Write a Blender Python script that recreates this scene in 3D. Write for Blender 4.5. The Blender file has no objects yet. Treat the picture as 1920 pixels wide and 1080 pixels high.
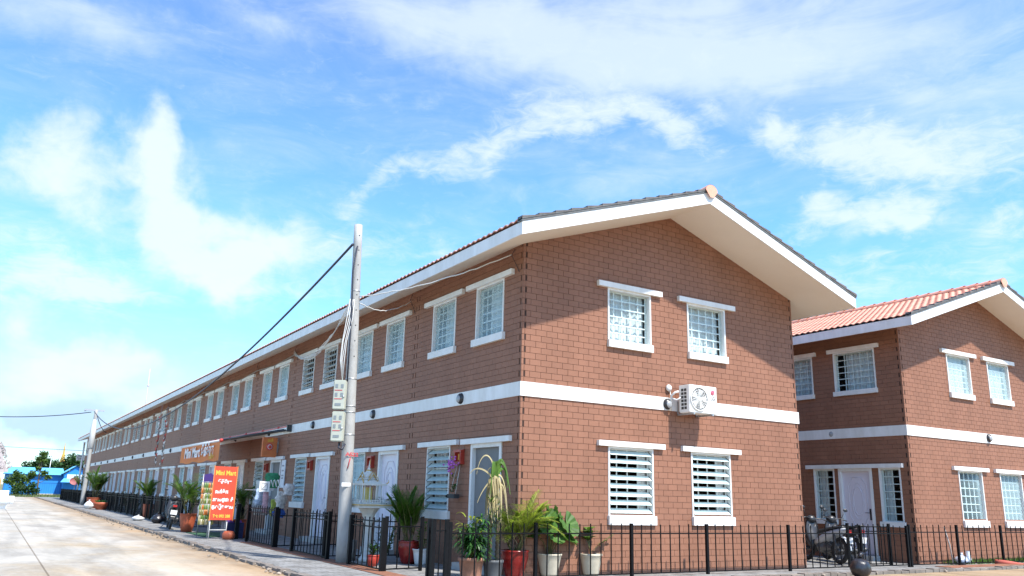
import bpy, bmesh, math, random
import numpy as np
from mathutils import Vector, Matrix
random.seed(7); rng = np.random.default_rng(7)
sc = bpy.context.scene; COL = sc.collection
PI = math.pi; rad = math.radians

# ------------------------------------------------------------------ camera
cam_d = bpy.data.cameras.new('camera'); cam = bpy.data.objects.new('camera', cam_d); COL.objects.link(cam)
Rr = Vector((0.8476, -0.5300, 0.0261)); Ru = Vector((-0.1533, -0.1975, 0.9682)); Rf = Vector((0.5081, 0.8246, 0.2487))
CAM = Vector((-7.7997, -12.2717, 1.35))
m = Matrix.Identity(4)
for i in range(3):
    m[i][0] = Rr[i]; m[i][1] = Ru[i]; m[i][2] = -Rf[i]; m[i][3] = CAM[i]
cam.matrix_world = m
cam_d.sensor_width = 36; cam_d.lens = 36*1527.54/1920; cam_d.clip_start = .05; cam_d.clip_end = 3000
sc.camera = cam
sc.view_settings.view_transform = 'Standard'; sc.view_settings.look = 'None'
sc.view_settings.exposure = 1.03; sc.view_settings.gamma = 1

# ------------------------------------------------------------------ sun and sky
SUN = Vector((.33, -1.0, 1.50)).normalized()          # towards the sun
sl = bpy.data.lights.new('sun', 'SUN'); sl.energy = 3.9; sl.angle = rad(1.3); sl.color = (1, .955, .88)
so = bpy.data.objects.new('sun', sl); COL.objects.link(so); so.rotation_euler = SUN.to_track_quat('Z', 'Y').to_euler()
W = bpy.data.worlds.new('World'); sc.world = W; W.use_nodes = True
nt = W.node_tree; nt.nodes.clear(); N = nt.nodes.new; L = nt.links.new
def val(x, s):
    if hasattr(x, 'is_output'): L(x, s)
    else: s.default_value = x
def mth(op, a, b=0.0, c=0.0, clamp=False):
    n = N('ShaderNodeMath'); n.operation = op; n.use_clamp = clamp
    for k, x in enumerate((a, b, c)): val(x, n.inputs[k])
    return n.outputs[0]
def smooth(x, a, b):
    n = N('ShaderNodeMapRange'); n.interpolation_type = 'SMOOTHSTEP'; n.inputs[1].default_value = a; n.inputs[2].default_value = b
    L(x, n.inputs[0]); return n.outputs[0]
tc = N('ShaderNodeTexCoord'); sep = N('ShaderNodeSeparateXYZ'); L(tc.outputs['Generated'], sep.inputs[0])
az = mth('ARCTAN2', sep.outputs[0], sep.outputs[1]); el = mth('ARCSINE', sep.outputs[2])
cmb = N('ShaderNodeCombineXYZ'); L(az, cmb.inputs[0]); L(el, cmb.inputs[1])
def noise(scale, detail, rough, stretch=(1, 1, 1), rot=0, off=(0, 0, 0), dist=0.0, src=None):
    mp = N('ShaderNodeMapping'); L(src or cmb.outputs[0], mp.inputs[0]); mp.inputs[1].default_value = off
    mp.inputs[2].default_value = (0, 0, rot); mp.inputs[3].default_value = stretch
    n = N('ShaderNodeTexNoise'); n.inputs['Scale'].default_value = scale; n.inputs['Detail'].default_value = detail
    n.inputs['Roughness'].default_value = rough; n.inputs['Distortion'].default_value = dist
    L(mp.outputs[0], n.inputs['Vector']); return n
# warp the blob lookup so the clouds get ragged outlines
wn = noise(9, 4, .6); wsub = N('ShaderNodeVectorMath'); wsub.operation = 'SUBTRACT'; L(wn.outputs['Color'], wsub.inputs[0]); wsub.inputs[1].default_value = (.5, .5, .5)
wsc = N('ShaderNodeVectorMath'); wsc.operation = 'SCALE'; L(wsub.outputs[0], wsc.inputs[0]); wsc.inputs['Scale'].default_value = .10
wad = N('ShaderNodeVectorMath'); L(cmb.outputs[0], wad.inputs[0]); L(wsc.outputs[0], wad.inputs[1])
fl = N('ShaderNodeVectorMath'); fl.operation = 'MULTIPLY'; L(wad.outputs[0], fl.inputs[0]); fl.inputs[1].default_value = (1, 1, 0)
CL = [('v', .15, .26, .40, .06, 0, .3), ('s', .24, .235, .12, .02, -.1, .9), ('s', .05, .21, .10, .015, .05, .9), ('c', .12, .07, .12, .03, 0, 1.2), ('c', .27, .055, .08, .03, 0, .7), ('c', 0.0037, 0.3393, 0.0786, 0.0617, 0.217, 1.0), ('c', 0.1031, 0.3805, 0.0435, 0.0501, 0.013, 1.0), ('c', 0.1302, 0.3344, 0.0562, 0.0892, 0.305, 1.0), ('c', 0.1863, 0.2691, 0.0902, 0.055, -0.324, 0.95), ('c', 0.0783, 0.2956, 0.0885, 0.0646, -0.11, 0.55), ('s', 0.0295, 0.2259, 0.1192, 0.0426, -0.118, 1.25), ('c', 0.2584, 0.287, 0.0819, 0.044, -0.154, 0.8), ('c', 0.2003, 0.2523, 0.0452, 0.0309, 0.115, 0.8), ('s', 0.3359, 0.285, 0.1047, 0.0384, 0.084, 0.9), ('s', 0.4554, 0.2966, 0.0372, 0.0393, 0.387, 0.7), ('c', 0.0056, 0.168, 0.0368, 0.0393, 0.13, 0.85), ('c', 0.0835, 0.125, 0.0579, 0.0434, 0.092, 1.25), ('c', 0.0328, 0.1032, 0.0594, 0.0449, 0.089, 1.1), ('c', 0.1496, 0.0951, 0.0896, 0.0467, -0.116, 0.9), ('c', 0.0297, 0.0584, 0.0972, 0.0331, 0.064, 0.8), ('s', 0.409, 0.384, 0.1162, 0.018, 0.43, 1.0), ('s', 0.5261, 0.416, 0.1046, 0.0259, 0.349, 1.25), ('s', 0.6315, 0.4616, 0.1205, 0.0377, 0.066, 1.3), ('s', 0.7503, 0.4393, 0.0888, 0.0281, -0.339, 1.4), ('s', 0.3481, 0.3374, 0.0198, 0.0387, -0.333, 0.6), ('s', 0.8056, 0.4633, 0.0337, 0.0183, -0.082, 0.8), ('s', 0.883, 0.4289, 0.0384, 0.0272, -0.676, 1.3), ('s', 0.9617, 0.3957, 0.1141, 0.0326, -0.18, 1.35), ('s', 1.0852, 0.3743, 0.1383, 0.0451, -0.172, 1.25), ('s', 0.9621, 0.3265, 0.1108, 0.0241, 0.163, 1.4), ('s', 1.0253, 0.3252, 0.0499, 0.0263, -0.127, 1.0), ('s', 1.1128, 0.296, 0.07, 0.028, 0.05, 1.0), ('s', 0.9623, 0.2538, 0.103, 0.0242, -0.078, 0.8), ('s', 1.0978, 0.2525, 0.0802, 0.0283, -0.117, 0.8), ('s', 0.9875, 0.2818, 0.0678, 0.0149, -0.005, 0.7), ('v', 0.7887, 0.5543, 0.4878, 0.0762, -0.045, 1.2), ('v', 0.4986, 0.5541, 0.2914, 0.0483, -0.128, 0.9), ('v', 0.0248, 0.4891, 0.146, 0.0329, 0.126, 0.8), ('v', 0.2161, 0.5404, 0.0984, 0.0234, -0.054, 0.6), ('v', 1.0651, 0.4404, 0.2505, 0.0783, -0.189, 0.75), ('v', 0.7518, 0.4975, 0.2904, 0.0551, 0.057, 0.8), ('v', 0.749, 0.3861, 0.2023, 0.0316, -0.047, 0.5)]
tot = {'c': None, 's': None, 'v': None}
for k, a, e, rx, ry, rot, w in CL:
    mp = N('ShaderNodeMapping'); mp.vector_type = 'TEXTURE'; L(fl.outputs[0], mp.inputs[0])
    s = 1.12
    mp.inputs[1].default_value = (a, e, 0); mp.inputs[2].default_value = (0, 0, rot); mp.inputs[3].default_value = (rx*s, ry*s, 1)
    g = N('ShaderNodeTexGradient'); g.gradient_type = 'SPHERICAL'; L(mp.outputs[0], g.inputs[0])
    v = mth('MULTIPLY', g.outputs['Fac'], w)
    tot[k] = v if tot[k] is None else mth('ADD', tot[k], v)
n_c = noise(17, 10, .62, (1, 1.2, 1), dist=.3).outputs['Fac']; n_s = noise(24, 10, .7, (1, 2.6, 1), -.12, dist=.8).outputs['Fac']
n_v = noise(6, 10, .66, (1, 3.4, 1), .12, dist=.6).outputs['Fac']
c_c = smooth(mth('ADD', tot['c'], mth('MULTIPLY', mth('SUBTRACT', n_c, .5), 1.6)), .05, 1.05)
c_s = smooth(mth('ADD', tot['s'], mth('MULTIPLY', mth('SUBTRACT', n_s, .5), 2.3)), .02, 1.55)
c_v = smooth(mth('ADD', tot['v'], mth('MULTIPLY', mth('SUBTRACT', n_v, .5), 1.7)), -.3, 1.35)
low = mth('MULTIPLY', smooth(mth('SUBTRACT', .21, el), -.02, .2), .16)           # milky air near the horizon
one = mth('MULTIPLY', mth('SUBTRACT', 1, mth('MULTIPLY', c_c, .86)), mth('SUBTRACT', 1, mth('MULTIPLY', c_s, .76)))
one = mth('MULTIPLY', one, mth('SUBTRACT', 1, mth('MULTIPLY', c_v, .68)))
one = mth('MULTIPLY', one, mth('SUBTRACT', 1, low))
fac = mth('SUBTRACT', 1, one, clamp=True)
sky = N('ShaderNodeTexSky'); sky.sky_type = 'NISHITA'; sky.sun_disc = False
sky.sun_elevation = math.asin(SUN.z); sky.sun_rotation = math.atan2(SUN.x, SUN.y)
sky.air_density = 1.0; sky.dust_density = .4; sky.ozone_density = 2.2
tint = N('ShaderNodeMix'); tint.data_type = 'RGBA'; tint.blend_type = 'MULTIPLY'; tint.inputs[0].default_value = 1
L(sky.outputs[0], tint.inputs[6]); 
rp = N('ShaderNodeValToRGB'); L(mth('MULTIPLY', el, 1.5, clamp=True), rp.inputs[0])
rp.color_ramp.elements[0].position = .0; rp.color_ramp.elements[0].color = (.56, .76, .86, 1); rp.color_ramp.elements[1].position = .85; rp.color_ramp.elements[1].color = (.62, .78, .95, 1)
e_ = rp.color_ramp.elements.new(.42); e_.color = (.52, .82, 1, 1)
sc2 = N('ShaderNodeVectorMath'); sc2.operation = 'SCALE'; L(rp.outputs[0], sc2.inputs[0]); sc2.inputs['Scale'].default_value = 2.1; L(sc2.outputs[0], tint.inputs[7])
# undersides of the lower clouds are a soft blue grey
shade = N('ShaderNodeMix'); shade.data_type = 'RGBA'
L(mth('MULTIPLY', smooth(noise(7, 5, .5, (1, 1.6, 1), off=(3, 1, 0)).outputs['Fac'], .42, .62), smooth(mth('SUBTRACT', .2, el), 0, .14)), shade.inputs[0])
shade.inputs[6].default_value = (5.9, 6.6, 6.9, 1); shade.inputs[7].default_value = (3.6, 4.8, 6.6, 1)
mix = N('ShaderNodeMix'); mix.data_type = 'RGBA'; L(fac, mix.inputs[0]); L(tint.outputs[2], mix.inputs[6]); L(shade.outputs[2], mix.inputs[7])
bg = N('ShaderNodeBackground'); L(mix.outputs[2], bg.inputs[0]); bg.inputs[1].default_value = .08
wo = N('ShaderNodeOutputWorld'); L(bg.outputs[0], wo.inputs[0])

# ------------------------------------------------------------------ materials
MATS = {}
def mat(name, col, rough=.6, metal=0, var=0, vscale=3, bump=0, bscale=40, col2=None, stretch=(1, 1, 1), spec=.5, alpha=1, trans=0, island=0):
    if name in MATS: return MATS[name]
    M = bpy.data.materials.new(name); M.use_nodes = True; t = M.node_tree; b = t.nodes['Principled BSDF']
    b.inputs['Base Color'].default_value = (*col, 1); b.inputs['Roughness'].default_value = rough; b.inputs['Metallic'].default_value = metal
    b.inputs['Specular IOR Level'].default_value = spec; b.inputs['Alpha'].default_value = alpha
    co = t.nodes.new('ShaderNodeTexCoord'); mp = t.nodes.new('ShaderNodeMapping'); mp.inputs[3].default_value = stretch
    t.links.new(co.outputs['Object'], mp.inputs[0])
    last = None
    if var or col2:
        n = t.nodes.new('ShaderNodeTexNoise'); n.inputs['Scale'].default_value = vscale; n.inputs['Detail'].default_value = 8; n.inputs['Roughness'].default_value = .62
        t.links.new(mp.outputs[0], n.inputs['Vector'])
        r = t.nodes.new('ShaderNodeValToRGB'); r.color_ramp.elements[0].position = .32; r.color_ramp.elements[1].position = .68
        c2 = col2 or tuple(min(1, c*(1+var)) for c in col); c1 = col if col2 else tuple(c*(1-var) for c in col)
        r.color_ramp.elements[0].color = (*c1, 1); r.color_ramp.elements[1].color = (*c2, 1)
        t.links.new(n.outputs['Fac'], r.inputs[0]); last = r.outputs[0]
    if island:
        g = t.nodes.new('ShaderNodeNewGeometry'); hs = t.nodes.new('ShaderNodeHueSaturation')
        mr = t.nodes.new('ShaderNodeMapRange'); mr.inputs[3].default_value = 1-island; mr.inputs[4].default_value = 1+island
        t.links.new(g.outputs['Random Per Island'], mr.inputs[0]); t.links.new(mr.outputs[0], hs.inputs['Value'])
        if last: t.links.new(last, hs.inputs['Color'])
        else: hs.inputs['Color'].default_value = (*col, 1)
        last = hs.outputs[0]
    if last: t.links.new(last, b.inputs['Base Color'])
    if bump:
        n2 = t.nodes.new('ShaderNodeTexNoise'); n2.inputs['Scale'].default_value = bscale; n2.inputs['Detail'].default_value = 5
        t.links.new(mp.outputs[0], n2.inputs['Vector']); bp = t.nodes.new('ShaderNodeBump'); bp.inputs['Strength'].default_value = bump; bp.inputs['Distance'].default_value = .02
        t.links.new(n2.outputs['Fac'], bp.inputs['Height']); t.links.new(bp.outputs[0], b.inputs['Normal'])
    if trans:
        ts = t.nodes.new('ShaderNodeBsdfTranslucent'); ts.inputs[0].default_value = (*[min(1, c*1.5) for c in col], 1)
        if last: t.links.new(last, ts.inputs[0])
        mx = t.nodes.new('ShaderNodeMixShader'); mx.inputs[0].default_value = trans
        t.links.new(b.outputs[0], mx.inputs[1]); t.links.new(ts.outputs[0], mx.inputs[2]); t.links.new(mx.outputs[0], t.nodes['Material Output'].inputs[0])
    MATS[name] = M; return M
def glassmat(name, tintc, body=.25, rough=.08):
    if name in MATS: return MATS[name]
    M = bpy.data.materials.new(name); M.use_nodes = True; t = M.node_tree; b = t.nodes['Principled BSDF']
    b.inputs['Base Color'].default_value = (*tintc, 1); b.inputs['Roughness'].default_value = rough; b.inputs['IOR'].default_value = 1.5
    tr = t.nodes.new('ShaderNodeBsdfTransparent'); tr.inputs[0].default_value = (.95, .985, .98, 1)
    lw = t.nodes.new('ShaderNodeLayerWeight'); lw.inputs[0].default_value = .12
    ad = t.nodes.new('ShaderNodeMath'); ad.operation = 'ADD'; ad.use_clamp = True; ad.inputs[1].default_value = body
    ml = t.nodes.new('ShaderNodeMath'); ml.operation = 'MULTIPLY'; ml.inputs[1].default_value = .55; t.links.new(lw.outputs['Fresnel'], ml.inputs[0]); t.links.new(ml.outputs[0], ad.inputs[0])
    mx = t.nodes.new('ShaderNodeMixShader'); t.links.new(ad.outputs[0], mx.inputs[0]); t.links.new(tr.outputs[0], mx.inputs[1]); t.links.new(b.outputs[0], mx.inputs[2])
    t.links.new(mx.outputs[0], t.nodes['Material Output'].inputs[0]); MATS[name] = M; return M
def brickmat():
    M = bpy.data.materials.new('painted_brick'); M.use_nodes = True; t = M.node_tree; b = t.nodes['Principled BSDF']; nd = t.nodes.new; lk = t.links.new
    co = nd('ShaderNodeTexCoord'); n = nd('ShaderNodeTexNoise'); n.inputs['Scale'].default_value = .9; n.inputs['Detail'].default_value = 7; n.inputs['Roughness'].default_value = .6
    lk(co.outputs['Object'], n.inputs['Vector'])
    r = nd('ShaderNodeValToRGB'); r.color_ramp.elements[0].position = .3; r.color_ramp.elements[0].color = (.242, .110, .066, 1)
    r.color_ramp.elements[1].position = .7; r.color_ramp.elements[1].color = (.274, .127, .077, 1)
    lk(n.outputs['Fac'], r.inputs[0])
    ms = nd('ShaderNodeMapping'); ms.inputs[3].default_value = (2.6, 2.6, .28); lk(co.outputs['Object'], ms.inputs[0]); ns = nd('ShaderNodeTexNoise'); ns.inputs['Scale'].default_value = 1.0; ns.inputs['Detail'].default_value = 8; ns.inputs['Roughness'].default_value = .65; lk(ms.outputs[0], ns.inputs['Vector'])
    rs = nd('ShaderNodeValToRGB'); rs.color_ramp.elements[0].position = .34; rs.color_ramp.elements[0].color = (.93, .925, .92, 1); rs.color_ramp.elements[1].position = .6; rs.color_ramp.elements[1].color = (1.04, 1.04, 1.05, 1); lk(ns.outputs['Fac'], rs.inputs[0])
    mq = nd('ShaderNodeMix'); mq.data_type = 'RGBA'; mq.blend_type = 'MULTIPLY'; mq.inputs[0].default_value = 1; lk(r.outputs[0], mq.inputs[6]); lk(rs.outputs[0], mq.inputs[7])
    g = nd('ShaderNodeNewGeometry'); mr = nd('ShaderNodeMapRange'); mr.inputs[3].default_value = .95; mr.inputs[4].default_value = 1.05
    lk(g.outputs['Random Per Island'], mr.inputs[0]); hs = nd('ShaderNodeHueSaturation'); lk(mr.outputs[0], hs.inputs['Value']); lk(mq.outputs[2], hs.inputs['Color'])
    lk(hs.outputs[0], b.inputs['Base Color']); b.inputs['Roughness'].default_value = .62; b.inputs['Specular IOR Level'].default_value = .35
    n2 = nd('ShaderNodeTexNoise'); n2.inputs['Scale'].default_value = 60; n2.inputs['Detail'].default_value = 4; lk(co.outputs['Object'], n2.inputs['Vector'])
    bp = nd('ShaderNodeBump'); bp.inputs['Strength'].default_value = .25; bp.inputs['Distance'].default_value = .01; lk(n2.outputs['Fac'], bp.inputs['Height']); lk(bp.outputs[0], b.inputs['Normal'])
    return M
BRICK = brickmat()
GROOVE = mat('brick_joint', (.155, .078, .056), .8, var=.2)
SLOT = mat('slot_shade', (.045, .022, .016), .9)  # near-black colour paints the shade of a deep slot
WHITE = mat('white_paint', (.80, .80, .79), .5, vscale=3.5, col2=(.66, .65, .62), stretch=(1, 1, .3))
SOFFIT = mat('soffit_board', (.76, .70, .62), .6, var=.03, vscale=1.2)
TILE = mat('roof_tile', (.72, .345, .23), .55, var=.14, vscale=2.2, bump=.15, island=0)
MORTAR = mat('verge_mortar', (.13, .135, .135), .8, var=.3, vscale=8)
GRILLE = mat('grille_white', (.78, .79, .78), .4)
BLADE = glassmat('louvre_glass', (.70, .80, .78), .62, .2)
PANE = glassmat('window_glass', (.45, .55, .58), .0, .03)
CLIP = mat('louvre_clip', (.03, .032, .035), .5)
CURT = mat('lace_curtain', (.74, .75, .77), .9, var=.08, vscale=14, trans=.25)
DOORP = mat('door_leaf', (.68, .65, .72), .4)
DARKIN = mat('dark_room', (.05, .05, .05), .9)
SCREEN = mat('door_screen', (.16, .165, .17), .6, var=.1)
IRON = mat('black_iron', (.006, .006, .007), .55, var=.25, vscale=20, spec=.12)
CONC = mat('pole_concrete', (.35, .345, .33), .85, var=.16, vscale=5, bump=.35, bscale=30, stretch=(1, 1, .35))
STEEL = mat('galvanised_steel', (.45, .46, .47), .4, metal=.6)
RUBBER = mat('rubber', (.02, .02, .02), .7)
BLACKPL = mat('black_plastic', (.03, .03, .033), .35)
CABLE = mat('black_cable', (.02, .022, .04), .5)
WCABLE = mat('white_cable', (.62, .62, .6), .5)
RED = mat('red_plastic', (.36, .035, .02), .4, var=.2, vscale=12)
LEAF1 = mat('palm_leaf', (.085, .17, .02), .45, trans=.3, island=.35)
LEAF2 = mat('dark_leaf', (.035, .11, .022), .4, trans=.25, island=.35)
LEAF3 = mat('yellow_leaf', (.22, .27, .03), .45, trans=.35, island=.3)
DRYLEAF = mat('dry_leaf', (.46, .38, .20), .7, trans=.3, island=.25)
STEM = mat('plant_stem', (.13, .12, .04), .7, var=.3, vscale=15)
BARK = mat('tree_bark', (.16, .12, .085), .9, var=.3, vscale=6, bump=.5, bscale=15)
SOIL = mat('potting_soil', (.05, .035, .025), .95)
TERRA = mat('terracotta_pot', (.38, .085, .035), .55, var=.2, vscale=9)
GLAZE = mat('red_glazed_pot', (.26, .018, .014), .22, var=.35, vscale=7)
GOLD = mat('gold_paint', (.75, .42, .07), .35, metal=.3)
BLUE1 = mat('blue_sheet', (.02, .22, .60), .5, var=.10, vscale=.6)
BLUE2 = mat('blue_roof_sheet', (.13, .48, .78), .45, var=.12, vscale=.8)

# ------------------------------------------------------------------ mesh helper
class MB:
    def __init__(s, T=None, flip=False): s.v = []; s.f = []; s.mi = []; s.T = T; s.flip = flip; s.cur = 0; s.sm = False; s.smf = []
    def add(s, vs, fs):
        o = len(s.v)
        s.v += [s.T(*p) for p in vs] if s.T else [tuple(p) for p in vs]
        for f in fs:
            f = tuple(o+i for i in f); s.f.append(f[::-1] if s.flip else f); s.mi.append(s.cur); s.smf.append(s.sm)
        return s
    def box(s, x0, x1, y0, y1, z0, z1):
        if x0 > x1: x0, x1 = x1, x0
        if y0 > y1: y0, y1 = y1, y0
        if z0 > z1: z0, z1 = z1, z0
        return s.add([(x0,y0,z0),(x1,y0,z0),(x1,y1,z0),(x0,y1,z0),(x0,y0,z1),(x1,y0,z1),(x1,y1,z1),(x0,y1,z1)],
                     [(0,3,2,1),(4,5,6,7),(0,1,5,4),(1,2,6,5),(2,3,7,6),(3,0,4,7)])
    def tube(s, pts, r, n=6, cap=True, smooth=True):
        pts = [Vector(p) for p in pts]; R = r if isinstance(r, (list, tuple)) else [r]*len(pts)
        o = s.sm; s.sm = smooth; rings = []; up = Vector((0, 0, 1)); vs = []
        for i, p in enumerate(pts):
            t = (pts[min(i+1, len(pts)-1)]-pts[max(i-1, 0)])
            t = t.normalized() if t.length > 1e-9 else Vector((0, 0, 1))
            a = t.cross(up if abs(t.z) < .95 else Vector((0, 1, 0))).normalized(); b = t.cross(a)
            vs += [p+R[i]*(math.cos(2*PI*k/n)*a+math.sin(2*PI*k/n)*b) for k in range(n)]
        fs = [(i*n+k, i*n+(k+1) % n, (i+1)*n+(k+1) % n, (i+1)*n+k) for i in range(len(pts)-1) for k in range(n)]
        if cap: fs += [tuple(range(n))[::-1], tuple((len(pts)-1)*n+k for k in range(n))]
        s.add(vs, fs); s.sm = o; return s
    def lathe(s, prof, c=(0, 0, 0), n=20, axis='z', smooth=True):
        o = s.sm; s.sm = smooth; vs = []
        for r, z in prof:
            for k in range(n):
                a = 2*PI*k/n; x, y = r*math.cos(a), r*math.sin(a)
                p = (x, y, z) if axis == 'z' else ((x, z, y) if axis == 'y' else (z, x, y))
                vs.append((c[0]+p[0], c[1]+p[1], c[2]+p[2]))
        fs = [(i*n+k, i*n+(k+1) % n, (i+1)*n+(k+1) % n, (i+1)*n+k) for i in range(len(prof)-1) for k in range(n)]
        if axis != 'z' and axis != 'x': fs = [f[::-1] for f in fs]
        s.add(vs, fs); s.sm = o; return s
    def quad(s, a, b, c, d): return s.add([a, b, c, d], [(0, 1, 2, 3)])
    def blob(s, c, r, n=10, m=6, jit=0, smooth=True):
        o = s.sm; s.sm = smooth; r = r if isinstance(r, (tuple, list)) else (r, r, r); vs = []
        for i in range(m+1):
            th = PI*i/m
            for k in range(n):
                a = 2*PI*k/n; j = 1+random.uniform(-jit, jit)
                vs.append((c[0]+r[0]*math.sin(th)*math.cos(a)*j, c[1]+r[1]*math.sin(th)*math.sin(a)*j, c[2]+r[2]*math.cos(th)*j))
        s.add(vs, [(i*n+k, (i+1)*n+k, (i+1)*n+(k+1) % n, i*n+(k+1) % n) for i in range(m) for k in range(n)]); s.sm = o; return s
    def mesh(s, name, mats):
        me = bpy.data.meshes.new(name); me.from_pydata([tuple(v) for v in s.v], [], s.f)
        for mm in (mats if isinstance(mats, (list, tuple)) else [mats]): me.materials.append(mm)
        me.polygons.foreach_set('material_index', s.mi); me.polygons.foreach_set('use_smooth', s.smf); me.update(); return me
    def build(s, name, mats, parent=None, loc=None, rz=0):
        o = bpy.data.objects.new(name, s.mesh(name, mats)); COL.objects.link(o)
        if parent: o.parent = parent
        if loc: o.location = loc
        o.rotation_euler.z = rz; return o
def place(name, me, parent=None, loc=(0, 0, 0), rz=0):
    o = bpy.data.objects.new(name, me); COL.objects.link(o); o.location = loc; o.rotation_euler.z = rz
    if parent: o.parent = parent
    return o
def tag(o, label=None, cat=None, group=None, kind=None):
    if label: o['label'] = label
    if cat: o['category'] = cat
    if group: o['group'] = group
    if kind: o['kind'] = kind
    return o
def thing(name, label, cat, loc=(0, 0, 0), rz=0, group=None):
    o = bpy.data.objects.new(name, None); COL.objects.link(o); o.location = loc; o.rotation_euler.z = rz; o.empty_display_size = .2
    return tag(o, label, cat, group)
def children(o): return [c for c in bpy.data.objects if c.parent == o]
def copy_tree(o, parent=None):
    c = o.copy(); COL.objects.link(c); c.parent = parent
    for ch in children(o): copy_tree(ch, c)
    return c
ORD = ['first','second','third','fourth','fifth','sixth','seventh','eighth','ninth','tenth','eleventh','twelfth','thirteenth','fourteenth','fifteenth','sixteenth','seventeenth','eighteenth']
def text_mesh(txt, size, ext=.002, squash=1.0, bold=0):
    cu = bpy.data.curves.new('lettering', 'FONT'); cu.body = txt; cu.size = size; cu.extrude = ext; cu.align_x = 'CENTER'; cu.align_y = 'CENTER'; cu.offset = bold
    o = bpy.data.objects.new('lettering', cu); COL.objects.link(o); dg = bpy.context.evaluated_depsgraph_get()
    me = bpy.data.meshes.new_from_object(o.evaluated_get(dg)); bpy.data.objects.remove(o); bpy.data.curves.remove(cu)
    me.transform(Matrix(((squash, 0, 0, 0), (0, 0, -1, 0), (0, 1, 0, 0), (0, 0, 0, 1))))      # upright, facing -y
    return me
def text(parent, txt, size, loc, M, squash=1.0, bold=0, rz=0):
    me = text_mesh(txt, size, .002, squash, bold); me.materials.clear(); me.materials.append(M)
    return place('lettering', me, parent, loc, rz)

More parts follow.
